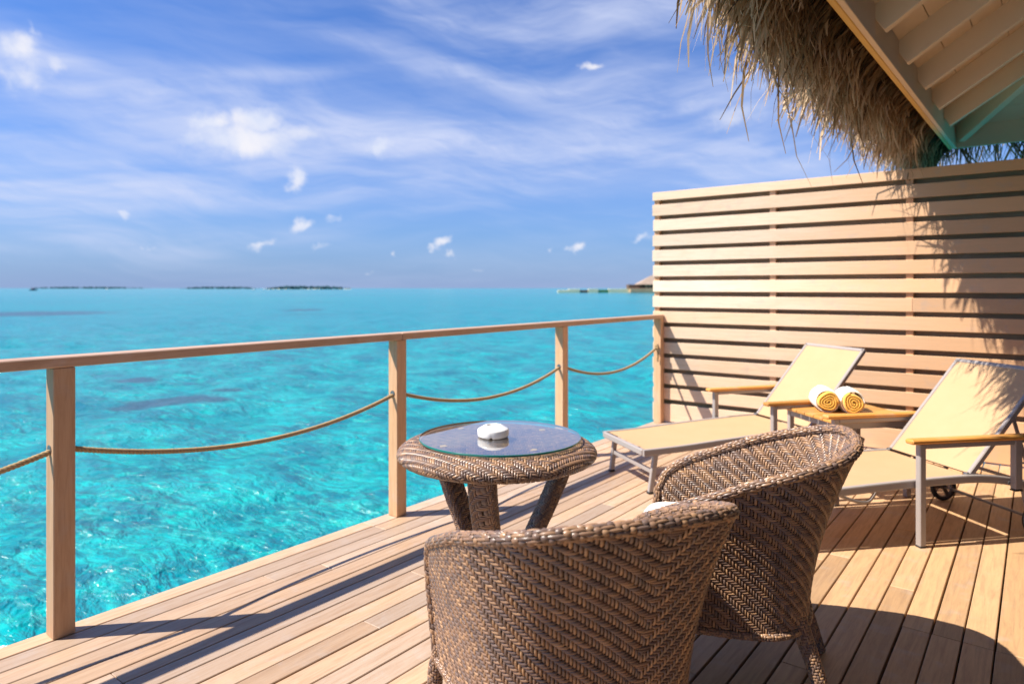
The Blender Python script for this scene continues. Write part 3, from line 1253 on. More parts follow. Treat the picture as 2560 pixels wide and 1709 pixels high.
def grid_core(S, nu, nv, off, inside=None, flip=False, step=1):
    u = np.arange(0, nu + step, step, dtype=float)
    v = np.arange(0, nv + step, step, dtype=float)
    U, V = np.meshgrid(u, v, indexing='ij')
    e = .25
    uu, vv = U.ravel(), V.ravel()
    p = S(uu, vv)
    N = np.cross(S(uu + e, vv) - S(uu - e, vv), S(uu, vv + e) - S(uu, vv - e))
    N /= (np.linalg.norm(N, axis=1)[:, None] + 1e-12)
    if flip:
        N = -N
    p = p + N * off
    a, b = len(u), len(v)
    I, J = np.meshgrid(np.arange(a - 1), np.arange(b - 1), indexing='ij')
    if inside is not None:
        msk = inside(u[I] + .5 * step, v[J] + .5 * step)
        I, J = I[msk], J[msk]
    else:
        I, J = I.ravel(), J.ravel()
    Fq = np.stack([I * b + J, (I + 1) * b + J, (I + 1) * b + J + 1, I * b + J + 1], -1)
    return p, Fq


def twill(n=3, sgn=1, centre=None):
    def f(I, J):
        a = np.abs(I - centre) if centre is not None else I
        return ((sgn * a - J) % (2 * n)) < n
    return f


def mesh_obj(name, p, f, c, mat, parent, kind='stuff'):
    me = np_mesh(name, p, f, mat, True, None, c)
    o = bpy.data.objects.new(name, me)
    link(o, parent)
    if kind:
        tag(o, kind=kind)
    return o


def woven_tube(path, ra, rb, cell, name, parent, seed=1, expo=1.0, n=3, hgt=.002, side=None, lencell=None):
    """path (k,3) centre line, ra/rb half sizes (arrays or floats) -> woven sleeve with dark core.
    side: fixed direction of the ra axis"""
    P = np.asarray(path, dtype=float)
    L = np.concatenate([[0], np.cumsum(np.linalg.norm(np.diff(P, axis=0), axis=1))])
    tot = L[-1]
    T = np.gradient(P, axis=0)
    T /= np.linalg.norm(T, axis=1)[:, None]
    if side is None:
        ref = np.array([0, 0, 1.0])
        A = np.cross(T, ref)
        bad = np.linalg.norm(A, axis=1) < .25
        # carry the frame along
        s = None
        out = []
        for k in range(len(P)):
            if s is None:
                r0 = ref if abs(T[k][2]) < .9 else np.array([1.0, 0, 0])
                s = np.cross(T[k], r0)
            s = s - T[k] * np.dot(s, T[k])
            s /= np.linalg.norm(s)
            out.append(s.copy())
        A = np.array(out)
    else:
        sd = np.asarray(side, dtype=float)
        A = sd[None] - T * (T @ sd)[:, None]
        A /= np.linalg.norm(A, axis=1)[:, None]
    B = np.cross(A, T)
    ra = np.broadcast_to(np.asarray(ra, dtype=float), (len(P),))
    rb = np.broadcast_to(np.asarray(rb, dtype=float), (len(P),))
    m_ra, m_rb = ra.mean(), rb.mean()
    per = 2 * PI * math.sqrt((m_ra ** 2 + m_rb ** 2) / 2) * (1.08 if expo < 1 else 1)
    nph = max(2 * n, int(round(per / cell / (2 * n))) * 2 * n)
    nl = int(tot / (lencell or cell))

    def S(u, v):       # u along, v around
        s = u / nl * tot
        ph = v / nph * 2 * PI
        ca, sa = np.cos(ph), np.sin(ph)
        ca = np.sign(ca) * np.abs(ca) ** expo
        sa = np.sign(sa) * np.abs(sa) ** expo
        o = np.empty((len(u), 3))
        a_ = np.interp(s, L, ra)
        b_ = np.interp(s, L, rb)
        for k in range(3):
            o[:, k] = np.interp(s, L, P[:, k]) + np.interp(s, L, A[:, k]) * a_ * ca + np.interp(s, L, B[:, k]) * b_ * sa
        return o
    # find which way the normal points
    uu = np.array([nl * .5])
    vv = np.array([0.0])
    N = np.cross(S(uu + .2, vv) - S(uu - .2, vv), S(uu, vv + .2) - S(uu, vv - .2))[0]
    cen = np.array([np.interp(tot * .5, L, P[:, k]) for k in range(3)])
    flip = np.dot(N, S(uu, vv)[0] - cen) < 0

    def over(I, J):
        return ((I + J) % (2 * n)) < n
    p, f, c = weave(S, nl, nph, over, None, hgt, seed=seed, flip=flip)
    cp, cf = grid_core(S, nl, nph, -hgt * 1.1, None, flip)
    p, f, c = join_np([(p, f, c), (cp, cf, np.zeros(len(cp)) - 1)])
    fm = np.zeros(len(f), dtype=int)
    fm[len(f) - len(cf):] = 1
    me = np_mesh(name, p, f, [M['rattan'], M['rattan_core']], True, fm, c)
    o = bpy.data.objects.new(name, me)
    link(o, parent)
    tag(o, kind='stuff')
    return o


# ------------------------------------------------------------------ tub chair
def build_chair():
    root = empty('rattan_armchair', (0, 0, 0))
    CELL = 0.0104
    top = catmull([(0, -.352, .806), (.150, -.335, .803), (.263, -.280, .786), (.330, -.150, .748), (.348, -.010, .704), (.352, .100, .662), (.350, .190, .626), (.343, .262, .592), (.336, .312, .550), (.329, .338, .495)], 24)
    bot = catmull([(0, -.200), (.095, -.193), (.180, -.165), (.245, -.100), (.272, -.010), (.282, .080), (.288, .170), (.294, .250), (.299, .310), (.303, .350)], 24)
    d = np.linalg.norm(np.diff((top[:, :2] + bot) / 2, axis=0), axis=1)
    L = np.concatenate([[0], np.cumsum(d)]) * 1.12
    HALF = L[-1]
    ZB = 0.235
    nh = int(HALF / CELL)
    nu = 2 * nh
    CV = 0.0070
    nv = int((.806 - ZB) / CV) + 1

    def S0(u, z, thick):
        s = (u - nh) / nh * HALF
        sg = np.where(s < 0, -1.0, 1.0)
        a = np.abs(s)
        tx, ty, tz = (np.interp(a, L, top[:, k]) for k in range(3))
        bx, by = (np.interp(a, L, bot[:, k]) for k in range(2))
        t = np.clip((z - ZB) / (tz - ZB), -0.05, 1.08)
        g = np.where(t > 0, np.abs(t) ** 1.75, 0)
        x = bx + (tx - bx) * g
        y = by + (ty - by) * g
        # inner skin: pulled in towards the seat
        if thick:
            nx, ny = x - 0.0, y - 0.12
            ln = np.sqrt(nx * nx + ny * ny) + 1e-9
            k = thick * np.clip(np.minimum(1, (1 - t) * 6 + .25), 0, 1)
            x = x - nx / ln * k
            y = y - ny / ln * k
        return np.column_stack([x * sg, y, z])

    def ztop(u):
        s = np.abs((u - nh) / nh * HALF)
        return np.interp(s, L, top[:, 2])

    parts = []
    cores = []
    for thick, flip, zb, sd in ((0.0, None, ZB, 5), (0.030, None, 0.36, 9)):
        def S(u, v, thick=thick):
            return S0(u, ZB + v * CV, thick)

        def inside(I, J, zb=zb):
            z = ZB + J * CV
            return (z < ztop(I) - .004) & (z > zb)
        uu = np.array([nh + .5])
        vv = np.array([20.0])
        N = np.cross(S(uu + .2, vv) - S(uu - .2, vv), S(uu, vv + .2) - S(uu, vv - .2))[0]
        outward = N[1] < 0
        fl = (not outward) if thick == 0 else outward
        p, f, c = weave(S, nu, nv, twill(3, 1, nh + 5.5), inside, 0.0027, seed=sd, flip=fl, vfill=0.80)
        parts.append((p, f, c))
        cp, cf = grid_core(S, nu, nv, -0.0026, inside, fl)
        cores.append((cp, cf, np.zeros(len(cp))))
    p, f, c = join_np(parts + cores)
    ncore = sum(len(x[1]) for x in cores)
    fm = np.zeros(len(f), dtype=int)
    fm[len(f) - ncore:] = 1
    me = np_mesh('woven_shell', p, f, [M['rattan'], M['rattan_core']], True, fm, c)
    o = bpy.data.objects.new('woven_shell', me)
    link(o, root)
    tag(o, kind='stuff')
    # rim that rolls over the top and down the arm fronts
    fr = [(.322, .348, .42), (.314, .352, .34), (.305, .350, .25), (.304, .350, .20)]
    half = np.vstack([top[:, :3], catmull([tuple(top[-1])] + fr, 8)[1:]])
    half[:, 0] -= 0.010 * np.clip(half[:, 0] / .3, -1, 1)
    half[:len(top), 1] += np.where(half[:len(top), 1] < 0, .008, 0)
    full = np.vstack([half[::-1] * np.array([-1, 1, 1]), half[1:]])
    woven_tube(full, 0.0155, 0.0155, 0.0082, 'woven_rim', root, 21, 1.0, 2, .0022, lencell=.0150)
    # bottom hem
    hz = ZB + .002
    hb = np.column_stack([bot, np.full(len(bot), hz)])
    full = np.vstack([hb[::-1] * np.array([-1, 1, 1]), hb[1:]])
    woven_tube(full, 0.011, 0.011, 0.008, 'woven_hem', root, 31, 1.0, 2, .0018)
    # seat platform and front apron
    mb = MB()
    pr = [(x, y) for x, y in bot[::8]]
    ring = [(-x * .97, y * .97) for x, y in pr[::-1]] + [(x * .97, y * .97) for x, y in pr[1:]]
    n = len(ring)
    k1 = [(x * 1.03, y * 1.03, .365) for x, y in ring]
    k0 = [(x, y, .330) for x, y in ring]
    mb.add(k1 + k0, [tuple(range(n)), tuple(range(2 * n - 1, n - 1, -1))] + [(i, i + n, (i + 1) % n + n, (i + 1) % n) for i in range(n)])
    mb.obj('seat', M['rattan_core'], root)

    def Sap(u, v):
        return np.column_stack([-.29 + u / 70 * .58, .345 + .012 * np.cos((u / 70 - .5) * PI), .245 + v * .0078])
    p, f, c = weave(Sap, 70, 17, twill(3, 1, 35), None, .0023, seed=3, flip=False)
    cp, cf = grid_core(Sap, 70, 17, 0)
    p, f, c = join_np([(p, f, c), (cp, cf, np.zeros(len(cp)))])
    fm = np.zeros(len(f), dtype=int)
    fm[len(f) - len(cf):] = 1
    me = np_mesh('woven_apron', p, f, [M['rattan'], M['rattan_core']], True, fm, c)
    o = bpy.data.objects.new('woven_apron', me)
    link(o, root)
    tag(o, kind='stuff')
    # legs
    for sx in (-1, 1):
        pb = catmull([(sx * .130, -.125, .330), (sx * .156, -.158, .262), (sx * .170, -.182, .200), (sx * .180, -.210, .12), (sx * .190, -.246, .004)], 8)
        woven_tube(pb, np.linspace(.030, .021, len(pb)), np.linspace(.030, .021, len(pb)), .0078, 'leg', root, 41 + sx, 1.0, 2, .002)
        pf = catmull([(sx * .298, .335, .27), (sx * .302, .343, .20), (sx * .304, .352, .1), (sx * .305, .358, .003)], 8)
        woven_tube(pf, np.interp(np.linspace(0, 1, len(pf)), [0, .3, 1], [.010, .0215, .0195]), np.interp(np.linspace(0, 1, len(pf)), [0, .3, 1], [.010, .0215, .0195]), .0078, 'leg', root, 51 + sx, 1.0, 2, .002)
    return root


def cam_to_deck(X, Y):
    return X * math.cos(YAW) - Y * math.sin(YAW), X * math.sin(YAW) + Y * math.cos(YAW)


chair1 = build_chair()
x, y = cam_to_deck(0.1768, 1.7442)
chair1.location = (x, y, 0)
chair1.rotation_euler = (0, 0, rad(109.03) + YAW - PI / 2)
tag(chair1, 'brown woven rattan tub armchair nearest the viewer, seen from behind, right below the round table', 'armchair', 'rattan armchairs by the round table')
chair2 = copy_tree(chair1)
x, y = cam_to_deck(0.8022, 2.3469)
chair2.location = (x, y, 0)
chair2.rotation_euler = (0, 0, rad(159.8) + YAW - PI / 2)
chair2['label'] = 'brown woven rattan tub armchair holding the white cushion, standing behind the nearest chair'


def build_cushion():
    mb = MB()
    prof = []
    nx = 28
    vs, fs = [], []
    hx, hy = .225, .22
    K = 24
    rings = []
    for (s, z) in ((0.0, .0), (.90, .0), (.97, .012), (1.0, .035), (.985, .06), (.93, .077), (.75, .086), (.4, .090), (0, .091)):
        ring = []
        for k in range(K):
            a = 2 * PI * k / K
            ca, sa = math.cos(a), math.sin(a)
            ring.append((hx * s * math.copysign(abs(ca) ** .45, ca), .0 + hy * s * math.copysign(abs(sa) ** .45, sa), z))
        rings.append(ring)
    for r in rings:
        vs += r
    for i in range(len(rings) - 1):
        for k in range(K):
            fs.append((i * K + k, i * K + (k + 1) % K, (i + 1) * K + (k + 1) % K, (i + 1) * K + k))
    o = MB().add(vs, fs).obj('seat_cushion', M['cushion'], None, True)
    R = chair2.rotation_euler.z
    lx, ly = 0.0, .150
    o.location = (chair2.location.x + lx * math.cos(R) - ly * math.sin(R), chair2.location.y + lx * math.sin(R) + ly * math.cos(R), .400)
    o.rotation_euler = (0, 0, R)
    tag(o, 'white padded seat cushion lying in the further rattan armchair', 'cushion')


build_cushion()

# ------------------------------------------------------------------ round table
TX, TY = cam_to_deck(-0.057, 2.62)
TTOP = 0.722


def build_table():
    root = empty('round_table', (TX, TY, 0), YAW)
    tag(root, 'round woven rattan side table with glass top beside the rope railing', 'table')
    prof = catmull([(0.0, TTOP), (.15, TTOP), (.27, TTOP - .001), (.315, TTOP - .005), (.345, TTOP - .013), (.369, TTOP - .028), (.380, TTOP - .046), (.373, TTOP - .062), (.350, TTOP - .073), (.315, TTOP - .076)], 6)
    L = np.concatenate([[0], np.cumsum(np.linalg.norm(np.diff(prof, axis=0), axis=1))])
    C = .0090
    nc = int(L[-1] / C)
    tw_rot = rad(3)

    def S(u, v):
        X = (u - nc) * C
        Y = (v - nc) * C
        r = np.sqrt(X * X + Y * Y) + 1e-9
        rr = np.interp(r, L, prof[:, 0])
        zz = np.interp(r, L, prof[:, 1])
        # square the woven grid with the disc
        c_, s_ = X / r, Y / r
        ca, sa = math.cos(tw_rot), math.sin(tw_rot)
        return np.column_stack([rr * (c_ * ca - s_ * sa), rr * (c_ * sa + s_ * ca), zz])

    def inside(I, J):
        return ((I - nc) ** 2 + (J - nc) ** 2) * C * C < (L[-1] - .004) ** 2
    cx = nc + int(.17 / C)
    p, f, c = weave(S, 2 * nc, 2 * nc, twill(3, 1, cx), inside, .0023, seed=77, flip=False)
    cp, cf = grid_core(S, 2 * nc, 2 * nc, -.0026, inside)
    p, f, c = join_np([(p, f, c), (cp, cf, np.zeros(len(cp)))])
    fm = np.zeros(len(f), dtype=int)
    fm[len(f) - len(cf):] = 1
    me = np_mesh('woven_top', p, f, [M['rattan'], M['rattan_core']], True, fm, c)
    o = bpy.data.objects.new('woven_top', me)
    link(o, root)
    tag(o, kind='stuff')
    mb = MB()
    mb.lathe([(0, TTOP - .074), (.30, TTOP - .075), (.345, TTOP - .072)], 64)
    mb.obj('underside', M['rattan_core'], root)
    # glass disc
    z0 = TTOP + .0045
    z1 = z0 + .008
    R = .309
    mb = MB()
    n = 128
    ring = lambda r, z: [(r * math.cos(2 * PI * k / n) + .012, r * math.sin(2 * PI * k / n), z) for k in range(n)]
    mb.add(ring(R - .0015, z1), [tuple(range(n))])
    mb.cur = 1
    vs = ring(R - .0015, z1) + ring(R, z1 - .0015) + ring(R, z0 + .0015) + ring(R - .0015, z0)
    mb.add(vs, [(i * n + k, i * n + (k + 1) % n, (i + 1) * n + (k + 1) % n, (i + 1) * n + k) for i in range(3) for k in range(n)])
    g = mb.obj('glass_top', [M['glass'], M['glass_edge']], root)
    # little clear pads between glass and weave
    for a in (40, 130, 215, 305):
        c_ = (.235 * math.cos(rad(a)), .235 * math.sin(rad(a)), TTOP)
        MB().lathe([(0, .0044), (.013, .0044), (.013, 0)], 16, c_).obj('spacer_pad', M['fascia'], root)
    # three sweeping legs
    for az in (-90 - 9, 30 - 9, 150 - 9):
        a = rad(az)
        rp = catmull([(.292, TTOP - .070), (.268, .57), (.210, .45), (.142, .32), (.115, .22), (.130, .11), (.190, .004)], 8)
        path = np.column_stack([rp[:, 0] * math.cos(a), rp[:, 0] * math.sin(a), rp[:, 1]])
        woven_tube(path, np.linspace(.050, .044, len(path)), np.linspace(.025, .022, len(path)), .0074, 'leg', root, int(az) % 97, 0.55, 3, .0019, side=(-math.sin(a), math.cos(a), 0))


build_table()


def build_ashtray():
    x, y = cam_to_deck((1233 - 1280) / 1707 * 2.60, 2.60)
    mb = MB()
    prof = [(0, .0), (.052, .0), (.0575, .003), (.0595, .008), (.0600, .026), (.0585, .0305), (.054, .033), (.036, .0435), (.031, .0455), (.026, .0455), (.0235, .042), (.021, .035), (.0, .033)]
    n = 72
    vs = []
    for r, z in prof:
        for k in range(n):
            a = 2 * PI * k / n
            # small notches for a cigarette at the foot of the wall
            notch = 0.0
            for c0 in (rad(-98), rad(22), rad(142)):
                dd = (a - c0 + PI) % (2 * PI) - PI
                if abs(dd) < .07 and z < .007 and r > .05:
                    notch = .0045
            vs.append((r * math.cos(a) - 0, r * math.sin(a), z + notch))
    fs = [(i * n + j, i * n + (j + 1) % n, (i + 1) * n + (j + 1) % n, (i + 1) * n + j) for i in range(len(prof) - 1) for j in range(n)]
    o = MB().add(vs, fs).obj('ashtray', M['ceramic'], None, True)
    smooth_angle(o, 50)
    o.location = (x, y, TTOP + .0045 + .008 + .0003)
    o.rotation_euler = (0, 0, YAW)
    tag(o, 'white ceramic lidded ashtray on the glass of the round table', 'ashtray')


build_ashtray()

# ------------------------------------------------------------------ sun loungers
def build_lounger():
    root = empty('sun_lounger', (0, 0, 0))
    HW, AW, ZA = .291, .333, .542
    met = M['metal']
    rail = catmull([(-1.266, .283), (-1.0, .292), (-.7, .310), (-.4, .325), (-.1, .335), (.08, .333), (.24, .312), (.40, .270), (.46, .245)], 5)

    def rz(l):
        return float(np.interp(l, rail[:, 0], rail[:, 1]))
    for s in (-1, 1):
        MB().tube([(s * HW, l, z - .02) for l, z in rail], 1.0, 12, True, (.0135, .021)).obj('side_rail', met, root)
    MB().bar((-HW + .01, -1.262, .263), (HW - .01, -1.262, .263), .026, .040, .006).obj('foot_bar', met, root)
    # foot legs, slightly splayed, with brace
    for s in (-1, 1):
        MB().tube([(s * (HW - .004), -1.175, .27), (s * (HW - .012), -1.21, .012)], 1.0, 12, True, (.014, .017)).obj('leg', met, root)
        MB().box((s * (HW - .012), -1.2105, .007), (.034, .040, .013), .003).obj('foot_cap', M['black'], root)
    MB().bar((-HW + .02, -1.19, .135), (HW - .02, -1.19, .135), .018, .030, .004).obj('brace', met, root)
    # hoop under the seat
    for s in (-1, 1):
        MB().tube(catmull([(s * (HW - .02), -.78, .285), (s * (HW - .02), -.66, .235), (s * (HW - .02), -.58, .222), (s * (HW - .02), -.54, .25), (s * (HW - .02), -.51, .30)], 6), .009, 8).obj('hoop', met, root, True)
    # arms
    for s in (-1, 1):
        w = s * AW
        MB().box((w, -.32, .262), (.034, .036, .512), .004).obj('arm_post', met, root)
        MB().box((w, -.32, .004), (.036, .038, .008), .002).obj('foot_cap', M['black'], root)
        MB().box((w, .245, .39), (.034, .046, .256), .004).obj('arm_post', met, root)
        MB().box((w, .245, .257), (.036, .048, .008), .002).obj('foot_cap', M['black'], root)
        MB().box((w, -.04, .506), (.032, .522, .024), .003).obj('arm_rail', met, root)
        o = MB().box((0, 0, 0), (.056, .76, .024), .007).obj('armrest', M['teak'], root, loc=(w, -.01, ZA - .0115 + .001))
        MB().tube([(s * (HW + .01), .235, .285), (s * (AW - .012), .235, .285)], .012, 8).obj('arm_pin', M['steel'], root)
    # sling seat
    vs, fs = [], []
    nl, nw = 40, 8
    for i in range(nl + 1):
        l = -1.236 + (1.236 - .012) * i / nl
        for j in range(nw + 1):
            u = -1 + 2 * j / nw
            sag = .010 * (1 - u * u) * math.sin(PI * i / nl) ** .5
            vs.append((u * (HW - .016), l, rz(l) - .004 - sag))
    for i in range(nl):
        for j in range(nw):
            a = i * (nw + 1) + j
            fs.append((a, a + 1, a + nw + 2, a + nw + 1))
    MB().add(vs, fs).obj('seat_sling', M['sling'], root, True)
    # backrest
    bl, ba = .719, .845
    z0 = .335
    dl, dz = math.cos(ba), math.sin(ba)

    def bp(w, t, n=0.0):
        return Vector((w, t * dl + n * dz * -1, z0 + t * dz + n * dl))
    nrm = Vector((0, -dz, dl))
    for s in (-1, 1):
        MB().bar(bp(s * (HW - .012), .005, -.014), bp(s * (HW - .012), bl - .002, -.014), .024, .030, .004, up=nrm).obj('back_rail', met, root)
        MB().box(bp(s * (HW - .014), -.002, -.004), (.026, .030, .030), .006).obj('hinge', M['steel'], root)
    MB().bar(bp(-HW + .0, bl - .012, -.0135), bp(HW - .0, bl - .012, -.0135), .026, .029, .004, up=nrm).obj('back_top_bar', met, root)
    vs, fs = [], []
    for i in range(17):
        t = .012 + (bl - .036) * i / 16
        for j in range(9):
            u = -1 + j / 4
            vs.append(tuple(bp(u * (HW - .024), t, -.004 - .012 * (1 - u * u) * math.sin(PI * i / 16) ** .6)))
    for i in range(16):
        for j in range(8):
            a = i * 9 + j
            fs.append((a, a + 1, a + 10, a + 9))
    MB().add(vs, fs).obj('back_sling', M['sling'], root, True)
    # ratchet stay that props the backrest
    for s in (-1, 1):
        a = bp(s * (HW - .035), .42, -.03)
        b = Vector((s * (HW - .035), .43, .255))
        MB().bar(a, b, .008, .022, .002, up=(0, 1, 0)).obj('stay', met, root)
        for k in range(4):
            q = a + (b - a) * (.45 + .12 * k)
            MB().box(q + Vector((0, -.016, 0)), (.008, .016, .010), .002).obj('ratchet_tooth', met, root)
    MB().tube([(-HW + .035, .43, .255), (HW - .035, .43, .255)], .010, 10).obj('cross_bar', met, root)
    MB().tube([(-HW, .20, .285), (HW, .20, .285)], .010, 10).obj('cross_bar', met, root)
    # wheels
    WR, WL = .085, .400
    MB().tube([(-HW - .012, WL, WR), (HW + .012, WL, WR)], .008, 10).obj('axle', M['steel'], root)
    for s in (-1, 1):
        MB().tube([(s * (HW - .035), .36, .26), (s * (HW - .035), WL, WR)], .011, 8).obj('wheel_strut', met, root)
        ww = empty('wheel')
        ww.parent = root
        ww.location = (s * (HW + .016), WL, WR)
        ww.rotation_euler = (0, PI / 2, 0)
        prof = [(.070, -.012), (.082, -.012), (.085, -.006), (.085, .006), (.082, .012), (.070, .012), (.070, -.012)]
        MB().lathe(prof, 32).obj('tyre', M['black'], ww, True)
        mb = MB()
        mb.lathe([(.060, -.008), (.070, -.010), (.070, .010), (.060, .008), (.060, -.008)], 32)
        mb.lathe([(0, -.014), (.018, -.014), (.018, .014), (0, .014)], 16)
        for k in range(3):
            a = 2 * PI * k / 3 + .5
            mb.bar((.012 * math.cos(a), .012 * math.sin(a), 0), (.064 * math.cos(a), .064 * math.sin(a), 0), .022, .012, .002)
        mb.obj('hub', M['rim'], ww)
    return root


M['rim'] = simple('dark_plastic_rim', (0.10, 0.075, 0.06), 0.5, 0, 0.4)
lng1 = build_lounger()
lng1.location = (-1.482, 5.112, 0)
lng1.rotation_euler = (0, 0, -0.61)
tag(lng1, 'grey framed sun lounger with cream sling, standing by the fence corner next to the railing', 'sun lounger', 'sun loungers at the slatted fence')
lng2 = copy_tree(lng1)
lng2.location = (-0.501, 4.433, 0)
lng2.rotation_euler = (0, 0, -0.732)
lng2['label'] = 'grey framed cream sling sun lounger with thatch shadow flecks, partly behind the rattan chair'


def build_side_table():
    A = Vector((-1.40, 4.83))
    B = Vector((-.99, 4.45))
    ax = Vector((.70, .714)).normalized()
    wd = (B - A).normalized()
    L, W_, Z = .60, .56, .50
    ang = math.atan2(wd.y, wd.x)
    root = empty('side_table', (B.x, B.y, 0), ang)   # local x: towards B from A is negative side; local y: along ax
    tag(root, 'low teak slatted side table on grey metal legs between the two sun loungers', 'side table')
    met = M['metal']
    n = 6
    sw = (W_ - .0) / n
    for k in range(n):
        o = MB().box((0, 0, 0), (sw - .006, L, .020), .003).obj('slat', M['teak'], root, loc=(-W_ + sw * (k + .5), L / 2, Z - .01))
    for (x_, y_) in ((-.045, .05), (-W_ + .045, .05), (-.045, L - .05), (-W_ + .045, L - .05)):
        MB().box((x_, y_, (Z - .022) / 2), (.034, .034, Z - .022), .003).obj('leg', met, root)
    for y_ in (.05, L - .05):
        MB().box((-W_ / 2, y_, Z - .043), (W_ - .128, .028, .040), .003).obj('apron', met, root)
    for x_ in (-.045, -W_ + .045):
        MB().box((x_, L / 2, Z - .043), (.028, L - .138, .040), .003).obj('apron', met, root)
    return root


side = build_side_table()


def build_towel(px, py, seed, label):
    rnd = random.Random(seed)
    x, y = deck_pt(px, py, .50 + .068)
    LEN = .25
    root = empty('rolled_towel', (0, 0, 0))
    # axis runs from the near end back towards the fence side
    wd = Vector((-.42, .91, 0)).normalized()
    R0, TH = .066, .0150
    turns = 3.6

    def spiral(r_in, r_out, turns, ph, thick, z0, z1, wob):
        n = int(turns * 26)
        ks = [(z0, .35), (z0 + .006, .85), (z0 + .014, 1.0), (z1 - .014, 1.0), (z1 - .006, .85), (z1, .35)]
        vs, fs = [], []
        for (z, tf) in ks:
            for i in range(n + 1):
                t = i / n
                a = ph + t * turns * 2 * PI
                r = r_in + (r_out - r_in) * t
                sq = 1 + wob * math.sin(a * 2 + 1.1 * seed) * (1 - t) + .35 * wob * math.sin(a * 3 + seed)
                for e in (-1, 1):
                    rr = max(.0015, r * sq + e * thick / 2 * tf)
                    vs.append((rr * math.cos(a), rr * math.sin(a), z))
        m = (n + 1) * 2
        for k in range(len(ks) - 1):
            for i in range(n):
                a0 = k * m + i * 2
                b0 = (k + 1) * m + i * 2
                fs.append((a0 + 1, a0 + 3, b0 + 3, b0 + 1))
                fs.append((a0, b0, b0 + 2, a0 + 2))
            fs.append((k * m, k * m + 1, (k + 1) * m + 1, (k + 1) * m))
            fs.append((k * m + 2 * n, (k + 1) * m + 2 * n, (k + 1) * m + 2 * n + 1, k * m + 2 * n + 1))
        for i in range(n):
            fs.append((i * 2, i * 2 + 2, i * 2 + 3, i * 2 + 1))
            o = (len(ks) - 1) * m
            fs.append((o + i * 2, o + i * 2 + 1, o + i * 2 + 3, o + i * 2 + 2))
        return MB().add(vs, fs)
    sp = spiral(.006, R0 - .006, turns, rnd.uniform(0, 6), TH, 0, LEN, .20).obj('inner_roll', M['towel_shaded'], root, True)
    o1 = spiral(R0 + .0025, R0 + .0045, 1.1, rnd.uniform(0, 6), .010, .035, LEN - .01, .0).obj('outer_fold', M['towel_sunlit'], root, True)
    o2 = spiral(R0 + .0085, R0 + .0095, .62, rnd.uniform(1.2, 1.8), .008, .085, LEN - .01, .0).obj('outer_fold', M['towel_sunlit'], root, True)
    zax = wd
    xax = Vector((0, 0, 1)).cross(zax).normalized()
    yax = zax.cross(xax)
    Mx = Matrix((xax, yax, zax)).transposed().to_4x4()
    Mx.translation = Vector((x, y, .5015 + R0 + .003))
    root.matrix_world = Mx
    tag(root, label, 'towel', 'rolled towels on the side table')
    return root


build_towel(2072, 1006, 2, 'pale yellow towel roll with painted sunlit outer folds, on the side table, the left of the two rolls')
build_towel(2136, 1009, 5, 'pale yellow towel roll with painted sunlit outer folds, on the side table, the right of the two rolls')

# ------------------------------------------------------------------ far things
M['tree'] = simple('distant_foliage', (0.035, 0.085, 0.10), 0.9, 0, 0.1, 0.02, 0.4)  # blue of the far haze is put into the foliage colour
M['sand'] = simple('pale_sand', (0.68, 0.62, 0.42), 0.9, 0, 0.1, 0.2, 0.1)
M['hull_dark'] = simple('dark_blue_hull', (0.03, 0.07, 0.14), 0.5)
M['hull_white'] = simple('white_hull', (0.8, 0.8, 0.8), 0.4)
M['far_roof'] = simple('far_thatch', (0.36, 0.27, 0.21), 0.9, 0, 0.1, 0.5, 0.25)
M['far_wood'] = simple('far_wood', (0.52, 0.34, 0.2), 0.8, 0, 0.1, 0.5, 0.2)
M['far_dark'] = simple('far_dark_wood', (0.12, 0.07, 0.045), 0.8)
M['far_green'] = simple('far_shrub', (0.10, 0.22, 0.10), 0.9, 0, 0.1, .5, .3)


def far_pos(px, D):
    return cam_to_deck((px - 1280) / 1707 * D, D)


def island(px0, px1, D, hpx, name, label, seed, sand=True):
    rng = np.random.RandomState(seed)
    n = 120
    root = empty(name, (*far_pos((px0 + px1) / 2, D), WATER), YAW)
    w = (px1 - px0) / 1707 * D
    h = hpx / 1707 * D
    # low sandy base
    MB().lathe([(0, .8), (w * .46, .6), (w * .5, 0.0)], 40).obj('shore', M['sand'] if sand else M['tree'], root).scale = (1, .2, 1)
    mb = MB()
    for k in range(n):
        x_ = rng.uniform(-.5, .5) * w * .96
        y_ = rng.uniform(-.12, .12) * w
        e = max(.25, 1 - abs(x_ / (w * .5)) ** 4)
        r = h * rng.uniform(.35, .6) * e
        z = h * rng.uniform(.45, .85) * e
        m_ = 7
        vs = []
        for (zz, rr) in ((-.9, .3), (-.4, .95), (.2, 1.0), (.7, .65), (1.0, .12)):
            for j in range(m_):
                a = 2 * PI * j / m_ + k
                q = rng.uniform(.75, 1.25)
                vs.append((x_ + rr * r * 1.6 * q * math.cos(a), y_ + rr * r * 1.6 * q * math.sin(a), z + zz * r * rng.uniform(.8, 1.2)))
        fs = [(i * m_ + j, i * m_ + (j + 1) % m_, (i + 1) * m_ + (j + 1) % m_, (i + 1) * m_ + j) for i in range(4) for j in range(m_)]
        fs.append(tuple(4 * m_ + j for j in range(m_)))
        mb.add(vs, fs)
    o = mb.obj('trees', M['tree'], root)
    tag(o, kind='stuff')
    tag(root, label, 'island')


island(660, 882, 1700, 6.4, 'island', 'low wooded island on the horizon, the darkest and thickest one left of centre', 1)
island(455, 650, 2600, 4.2, 'island', 'thin faint tree-covered island on the horizon just left of the darker one', 2, False)
island(70, 365, 3400, 3.6, 'island', 'very thin distant island line on the horizon at the far left', 3, False)


